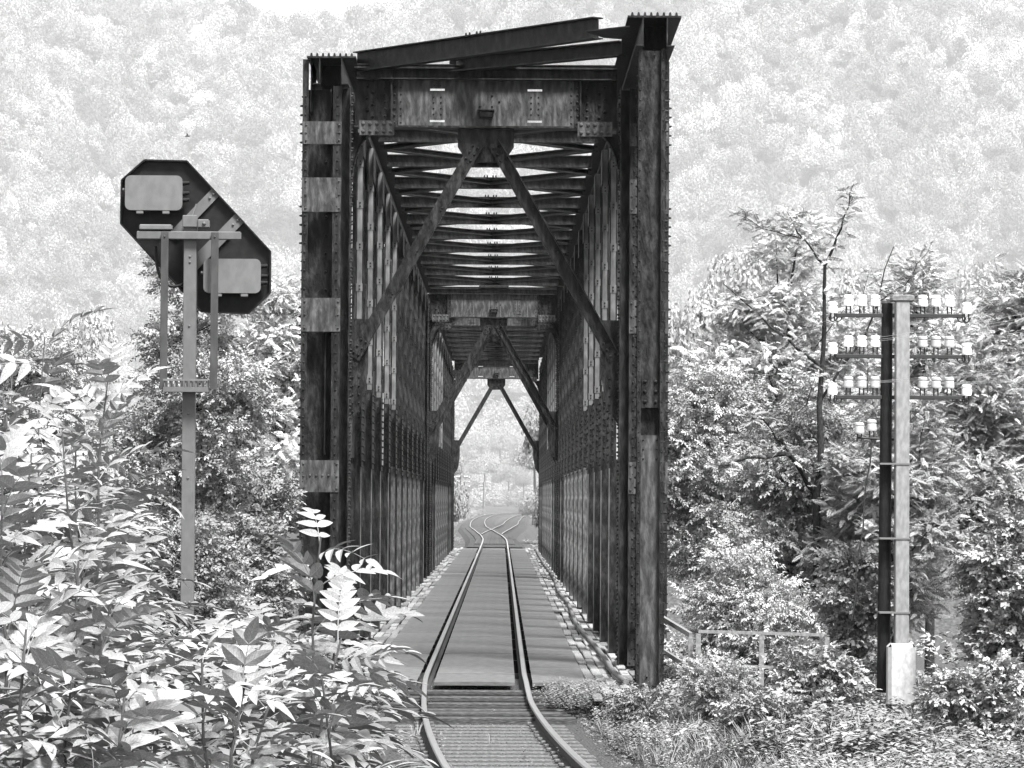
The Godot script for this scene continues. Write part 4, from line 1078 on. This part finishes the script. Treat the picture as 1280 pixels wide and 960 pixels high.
func build_grass():
	var bl := MB.new()
	for i in 9:
		var a := rng.randf() * TAU; var l := rng.randf_range(.25, .55); var dd := Vector3(cos(a) * .35, 1, sin(a) * .35).normalized(); var sd := Vector3(-sin(a), 0, cos(a)) * .007
		var b := Vector3(cos(a), 0, sin(a)) * .03; var m1 := b + dd * l * .6; var t := m1 + (dd + Vector3(cos(a) * .6, -.1, sin(a) * .6)).normalized() * l * .4
		bl.quad(b - sd, b + sd, m1 + sd * .8, m1 - sd * .8); bl.tri(m1 - sd * .8, m1 + sd * .8, t)
	var wd := MB.new()
	for i in 12:
		var a := i * 2.4; var y := .05 + i * .022
		wd.leaf(Vector3(0, y, 0), Vector3(cos(a), .35, sin(a)).normalized(), Vector3.UP, rng.randf_range(.07, .12), .045, .2, .35)
	var gx := []; var gt := []; var wx := []; var wt := []
	var n2 := FastNoiseLite.new(); n2.seed = 5; n2.frequency = .35
	for i in 26000:
		var d := rng.randf_range(34, 58); var x := rng.randf_range(-7.5, 8.5)
		var off := absf(x - track_x(d))
		if off < 1.5 and rng.randf() < .985: continue
		if off < 1.75 and rng.randf() < .4: continue
		if d > 49.0 and absf(x - BX) < 2.85 and rng.randf() < .97: continue
		var k := n2.get_noise_2d(x, d)
		var y := ground_y(x, d) if off > 2.0 else -.33
		if d > 45.5 and d < 51.2 and absf(x / d * 4400.0 - 496.0) < 30.0 and rng.randf() < .85: continue
		var sc := rng.randf_range(.6, 1.25) * (.7 + .5 * sm((off - 1.6) / 2.0)) * (.75 + .9 * maxf(n2.get_noise_2d(x * .45 + 90.0, d * .3), -.4))
		var b := Basis(Vector3.UP, rng.randf() * TAU) * Basis(Vector3.RIGHT, rng.randfn(0, .15))
		if k > rng.randf_range(.0, .42):
			gx.append(Transform3D(b.scaled(Vector3(sc, sc * .9, sc)), Vector3(x, y, -d))); gt.append(rng.randf_range(.07, .24))
		else:
			wx.append(Transform3D(b.scaled(Vector3.ONE * sc * 1.25), Vector3(x, y, -d))); wt.append(rng.randf_range(.07, .27))
	for i in 700:   # weeds that hide the ends of the side panels
		var d := rng.randf_range(49.5, 53.0); var x := track_x(d) + (-1 if rng.randf() < .6 else 1) * rng.randf_range(1.0, 2.3)
		wx.append(Transform3D(Basis(Vector3.UP, rng.randf() * TAU).scaled(Vector3.ONE * rng.randf_range(.35, .8)), Vector3(x, -.2, -d))); wt.append(rng.randf_range(.08, .24))
	# a tuft between deck and walkway, where the photograph shows weeds
	for i in 260:
		var d := rng.randfn(50.2, .9); var x := rng.randfn(1.05, .24)
		wx.append(Transform3D(Basis(Vector3.UP, rng.randf() * TAU).scaled(Vector3.ONE * rng.randf_range(.5, 1.0)), Vector3(x, -.22, -d))); wt.append(rng.randf_range(.08, .24))
	var g := scatter("grass", bl.mesh(MAT.leaf_multi), gx, gt, self); g.set_meta("label", "long grass on the embankment beside the track"); g.set_meta("category", "grass")
	var w := scatter("weeds", wd.mesh(MAT.leaf_multi), wx, wt, self); w.set_meta("label", "low leafy weeds on the embankment beside the track"); w.set_meta("category", "weeds")
	# green cover on the slopes behind
	var ux := []; var ut := []
	for i in 16000:
		var d := rng.randf_range(54, 120); var x := rng.randf_range(-14, 16)
		if absf(x - BX) < 3.4: continue
		ux.append(Transform3D(Basis(Vector3.UP, rng.randf() * TAU) * Basis(Vector3(0, 0, 1), rng.randf_range(-.2, .9)).scaled(Vector3.ONE * rng.randf_range(1.0, 1.9)), Vector3(x, ground_y(x, d) + rng.randf_range(0, .9), -d))); ut.append(rng.randf_range(.1, .3))
	for i in 9000:   # low growth on both sides of the track beyond the bridge
		var d := sqrt(rng.randf_range(212.0 * 212.0, 560.0 * 560.0)); var off := rng.randf_range(2.3, 12.0) * (-1 if rng.randf() < .5 else 1)
		if off > 0 and d > 258 and off < 8.0: continue
		var x := track_x(d) + off
		ux.append(Transform3D(Basis(Vector3.UP, rng.randf() * TAU) * Basis(Vector3(0, 0, 1), rng.randf_range(-.1, .6)).scaled(Vector3.ONE * rng.randf_range(.8, 1.5)), Vector3(x, ground_y(x, d) + rng.randf_range(0, .12), -d))); ut.append(rng.randf_range(.16, .4))
	var u := scatter("ground_cover", SPRAY.round, ux, ut, self); u.set_meta("label", "tangled ground cover on the slopes under the trees"); u.set_meta("category", "ground cover")

# foreground saplings with big compound leaves, each leaf a part of its own
var FROND := []
func make_fronds():
	for k in 8:
		var m := MB.new(); m.use_uv = true
		frond(m, [4, 5, 5, 4, 6, 3, 5, 4][k], [.40, .46, .5, .36, .52, .3, .44, .42][k], [.13, .12, .14, .15, .12, .15, .11, .13][k], [.055, .05, .056, .064, .049, .07, .045, .054][k], [.45, .6, .35, .5, .7, .3, .55, .8][k], true)
		FROND.append([m.mesh(MAT.big_leaf), m.mesh(MAT.big_leaf_b), m.mesh(MAT.big_leaf_c)])

func sapling(label: String, stems: Array, leaf_scale: float, per: int):
	per += 5
	var base := Vector3.ZERO
	var X0: float = (stems[0][0] - 627.5) * stems[0][2] / 4400.0
	base = Vector3(X0, ground_y(X0, stems[0][2]) - .05, -stems[0][2])
	var o := thing("sapling", label, "sapling", base, "leafy saplings in the left foreground")
	for q in stems:
		var d: float = q[2]; var tip := Vector3((q[0] - 627.5) * d / 4400.0, 2.71 + (622.0 - q[1]) * d / 4400.0, -d) - base
		var foot := Vector3(rng.randf_range(-.06, .06) + tip.x * .5, 0, rng.randf_range(-.06, .06) + tip.z * .5)
		var pts := []; var rr := []
		var bend := rdir() * .08
		for i in 7:
			var t := i / 6.0
			pts.append(foot.lerp(tip, t) + Vector3(bend.x, 0, bend.z) * sin(t * PI) + Vector3(sin(i * 2.1), 0, cos(i * 1.7)) * .012); rr.append(lerpf(.0095, .003, t))
		var st := MB.new(); st.tube(pts, rr, 6)
		part("stem", st.mesh(MAT.stem), o)
		for i in per:
			var t := lerpf(.28, 1.0, pow(float(i + rng.randf() * .5) / per, .75))
			t = minf(t, 1.0)
			var fi := t * 6.0; var p: Vector3 = pts[mini(int(fi), 6)].lerp(pts[mini(int(fi) + 1, 6)], fi - int(fi))
			var yaw := i * 2.4 + rng.randf_range(-.4, .4)
			var up := lerpf(.05, .75, t) + rng.randfn(0, .3)
			var b := Basis(Vector3.UP, yaw) * Basis(Vector3(0, 0, 1), up) * Basis(Vector3.RIGHT, rng.randfn(0, .4))
			var sc := .88 * leaf_scale * lerpf(1.05, .72, t * t) * rng.randf_range(.8, 1.15)
			part("leaf", FROND[rng.randi() % 8][[0, 0, 1, 2][rng.randi() % 4]], o, p, b.scaled(Vector3.ONE * sc))

func build_saplings():
	sapling("tallest sapling left of the signal mast, its drooping top against the hill", [[135.0, 470.0, 14.0], [95.0, 520.0, 14.5]], .8, 20)
	sapling("pale sapling whose top shows at the upper left, left of the signal", [[55.0, 425.0, 17.0], [15.0, 450.0, 17.5]], 1.0, 18)
	sapling("sapling with a bare dark stem near the left picture edge", [[78.0, 545.0, 12.5], [40.0, 570.0, 13.0]], .8, 18)
	sapling("sapling cut off by the left picture edge, middle height", [[4.0, 600.0, 10.5], [-30.0, 560.0, 11.0]], .9, 16)
	sapling("bushy sapling just left of the signal mast", [[125.0, 590.0, 15.0], [95.0, 620.0, 14.6], [150.0, 650.0, 15.5]], .8, 22)
	sapling("prominent sapling before the left bridge post, reaching over the dark steel", [[402.0, 672.0, 11.0], [430.0, 735.0, 11.2]], .78, 15)
	sapling("leafy sapling between signal mast and left bridge post, bottom", [[300.0, 790.0, 11.5], [345.0, 790.0, 11.8], [255.0, 820.0, 12.0]], .75, 16)
	sapling("sapling left of the signal mast's foot, mid height", [[140.0, 760.0, 10.5], [185.0, 800.0, 11.0], [100.0, 700.0, 11.0]], .75, 18)
	sapling("sapling leaning towards the left rail at the lower middle", [[428.0, 800.0, 10.0], [405.0, 850.0, 9.6]], .72, 15)
	sapling("large leaved sapling at the bottom centre left", [[255.0, 830.0, 9.0], [310.0, 850.0, 9.0], [350.0, 850.0, 9.3]], .72, 15)
	sapling("large leaved sapling in the lower left corner", [[35.0, 790.0, 8.6], [95.0, 830.0, 8.6], [160.0, 860.0, 8.6]], .75, 18)
	# the tangle below and behind them
	var xf := []; var tn := []
	var m := MB.new(); frond(m, 5, .44, .12, .045, .5, true)
	for i in 1500:
		var d := rng.randf_range(9.5, 26.0); var px := rng.randf_range(-120, 430); var x := (px - 627.5) * d / 4400.0
		var ytop := lerpf(860.0, 610.0, sm((d - 9.5) / 10.0)) + 190.0 * sm((px - 140.0) / 70.0) * (.35 + .65 * sm((d - 9.5) / 10.0))
		var h := 2.71 + (622.0 - ytop) * d / 4400.0; var g := ground_y(x, d)
		var y := lerpf(g + .2, maxf(h, g + .3), sqrt(rng.randf()))
		xf.append(Transform3D(Basis(Vector3.UP, rng.randf() * TAU) * Basis(Vector3(0, 0, 1), rng.randf_range(-.2, .8)).scaled(Vector3.ONE * rng.randf_range(.55, .95)), Vector3(x, y, -d))); tn.append(rng.randf_range(.09, .22))
	var u := scatter("undergrowth", m.mesh(MAT.leaf_multi), xf, tn, self); u.set_meta("label", "tangled leafy undergrowth below and behind the foreground saplings"); u.set_meta("category", "undergrowth")

func make_materials():
	surface("steel", .006, .034, .55, Vector3(.9, .25, .9), .018, 12, .0, .3)
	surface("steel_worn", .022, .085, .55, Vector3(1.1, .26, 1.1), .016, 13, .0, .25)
	surface("steel_strip", .07, .15, .6, Vector3(.5, .2, .5), .02, 41)  # paler steel that paints the lit flange faces and bright edges
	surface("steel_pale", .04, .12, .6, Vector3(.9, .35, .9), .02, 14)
	surface("deck", .08, .125, .75, Vector3(.5, 1.6, .5), .02, 15)
	surface("deck_b", .07, .115, .75, Vector3(.5, 1.9, .5), .02, 25)
	surface("board", .10, .28, .85, Vector3(2.5, 2.5, .6), .03, 17, 0, .3)
	surface("board_b", .07, .2, .85, Vector3(2.5, 2.5, .6), .03, 18, 0, .3)
	surface("board_c", .14, .34, .85, Vector3(2.5, 2.5, .6), .03, 19, 0, .3)
	surface("concrete", .12, .25, .9, Vector3(.3, .3, .3), .02, 20)
	surface("concrete_post", .16, .24, .85, Vector3(1.2, .5, 1.2), .02, 21)
	surface("concrete_pale", .34, .5, .85, Vector3(1.2, .8, 1.2), .02, 22)
	surface("concrete_dark", .1, .2, .85, Vector3(1.2, 1.2, 1.2), .02, 23)
	surface("earth", .03, .1, .95, Vector3(.35, .35, .35), .02, 24)
	surface("ballast", .02, .09, .95, Vector3(.9, .9, .9), .05, 26, 0, .8)
	surface("sleeper", .05, .16, .7, Vector3(1, 1, 1), .03, 28)
	surface("timber_dark", .012, .05, .85, Vector3(.5, 3, 3), .03, 29)
	surface("timber", .025, .1, .85, Vector3(.5, 3, 3), .03, 30)
	surface("rail_side", .02, .06, .7, Vector3(1, 1, 1), .03, 31)
	plain("rail_top", .55, .28, .85)
	surface("signal_dark", .01, .017, .5, Vector3(1, 1, 1), .02, 32)
	surface("signal_grey", .09, .115, .55, Vector3(1, .6, 1), .02, 33)
	surface("signal_light", .105, .13, .5, Vector3(1, .6, 1), .02, 34)
	surface("signal_dark_grey", .04, .06, .55, Vector3(1, .5, 1), .02, 35)
	surface("tar", .006, .02, .7, Vector3(2, .4, 2), .03, 36)
	plain("iron", .012, .6); plain("strap", .12, .5); plain("wire", .5, .5)
	plain("porcelain", .7, .2); plain("porcelain_worn", .36, .25)
	surface("rail_paint", .12, .22, .6, Vector3(1, 1, 1), .03, 37)
	surface("bark", .012, .05, .9, Vector3(1.5, .6, 1.5), .04, 38)
	plain("stem", .05, .8); plain("water", .04, .08)
	leafy("leaf_multi", .3, .16, true)
	var st := StandardMaterial3D.new(); st.vertex_color_use_as_albedo = true; st.roughness = .9; MAT.stone = st
	veined("big_leaf", .21, 51); veined("big_leaf_b", .16, 52); veined("big_leaf_c", .26, 53)
	leafy("far_leaf", .3, .4); leafy("far_leaf_b", .2, .4); leafy("far_leaf_c", .07, .3)

func _ready():
	rng.seed = 20240; noise.seed = 3; noise.frequency = .012
	# camera: a long lens, slightly above the track on the left bank
	var cam := Camera3D.new(); add_child(cam); cam.name = "camera"
	cam.position = Vector3(0, 2.71, 0)
	cam.rotation_degrees = Vector3(1.848, -.163, .35)
	cam.fov = 2.0 * rad_to_deg(atan(480.0 / 4400.0)); cam.near = .2; cam.far = 3000.0; cam.current = true
	# bright overcast sky
	var env := Environment.new(); env.background_mode = Environment.BG_SKY
	var sky := Sky.new(); var ps := ProceduralSkyMaterial.new()
	ps.sky_top_color = Color(.56, .56, .56); ps.sky_horizon_color = Color(.8, .8, .8); ps.sky_curve = .2
	ps.ground_bottom_color = Color(.3, .3, .3); ps.ground_horizon_color = Color(.6, .6, .6)
	sky.sky_material = ps; env.sky = sky
	env.tonemap_mode = Environment.TONE_MAPPER_LINEAR; env.tonemap_exposure = 4.3
	env.sdfgi_enabled = true; env.ssao_enabled = true; env.ssil_enabled = true
	env.fog_enabled = true; env.fog_density = .00005; env.fog_light_color = Color(.97, .97, .97)
	env.volumetric_fog_enabled = true; env.volumetric_fog_density = 0.0
	var we := WorldEnvironment.new(); we.environment = env; add_child(we)
	var sun := DirectionalLight3D.new(); add_child(sun); sun.name = "sun"
	sun.rotation_degrees = Vector3(-58, 28, 0); sun.light_energy = 1.0; sun.light_angular_distance = 16.0; sun.shadow_enabled = true
	make_materials()
	build_ground()
	build_track()
	build_bridge()
	make_sprays(); make_crowns(); make_fronds()
	build_wood()
	build_haze()
	rng.seed = 77
	build_far_trees()
	rng.seed = 78
	build_near_trees(); forked_locust()
	build_signal(); build_poles(); build_railing(); build_bird()
	rng.seed = 79
	build_grass()
	rng.seed = 80
	build_saplings()
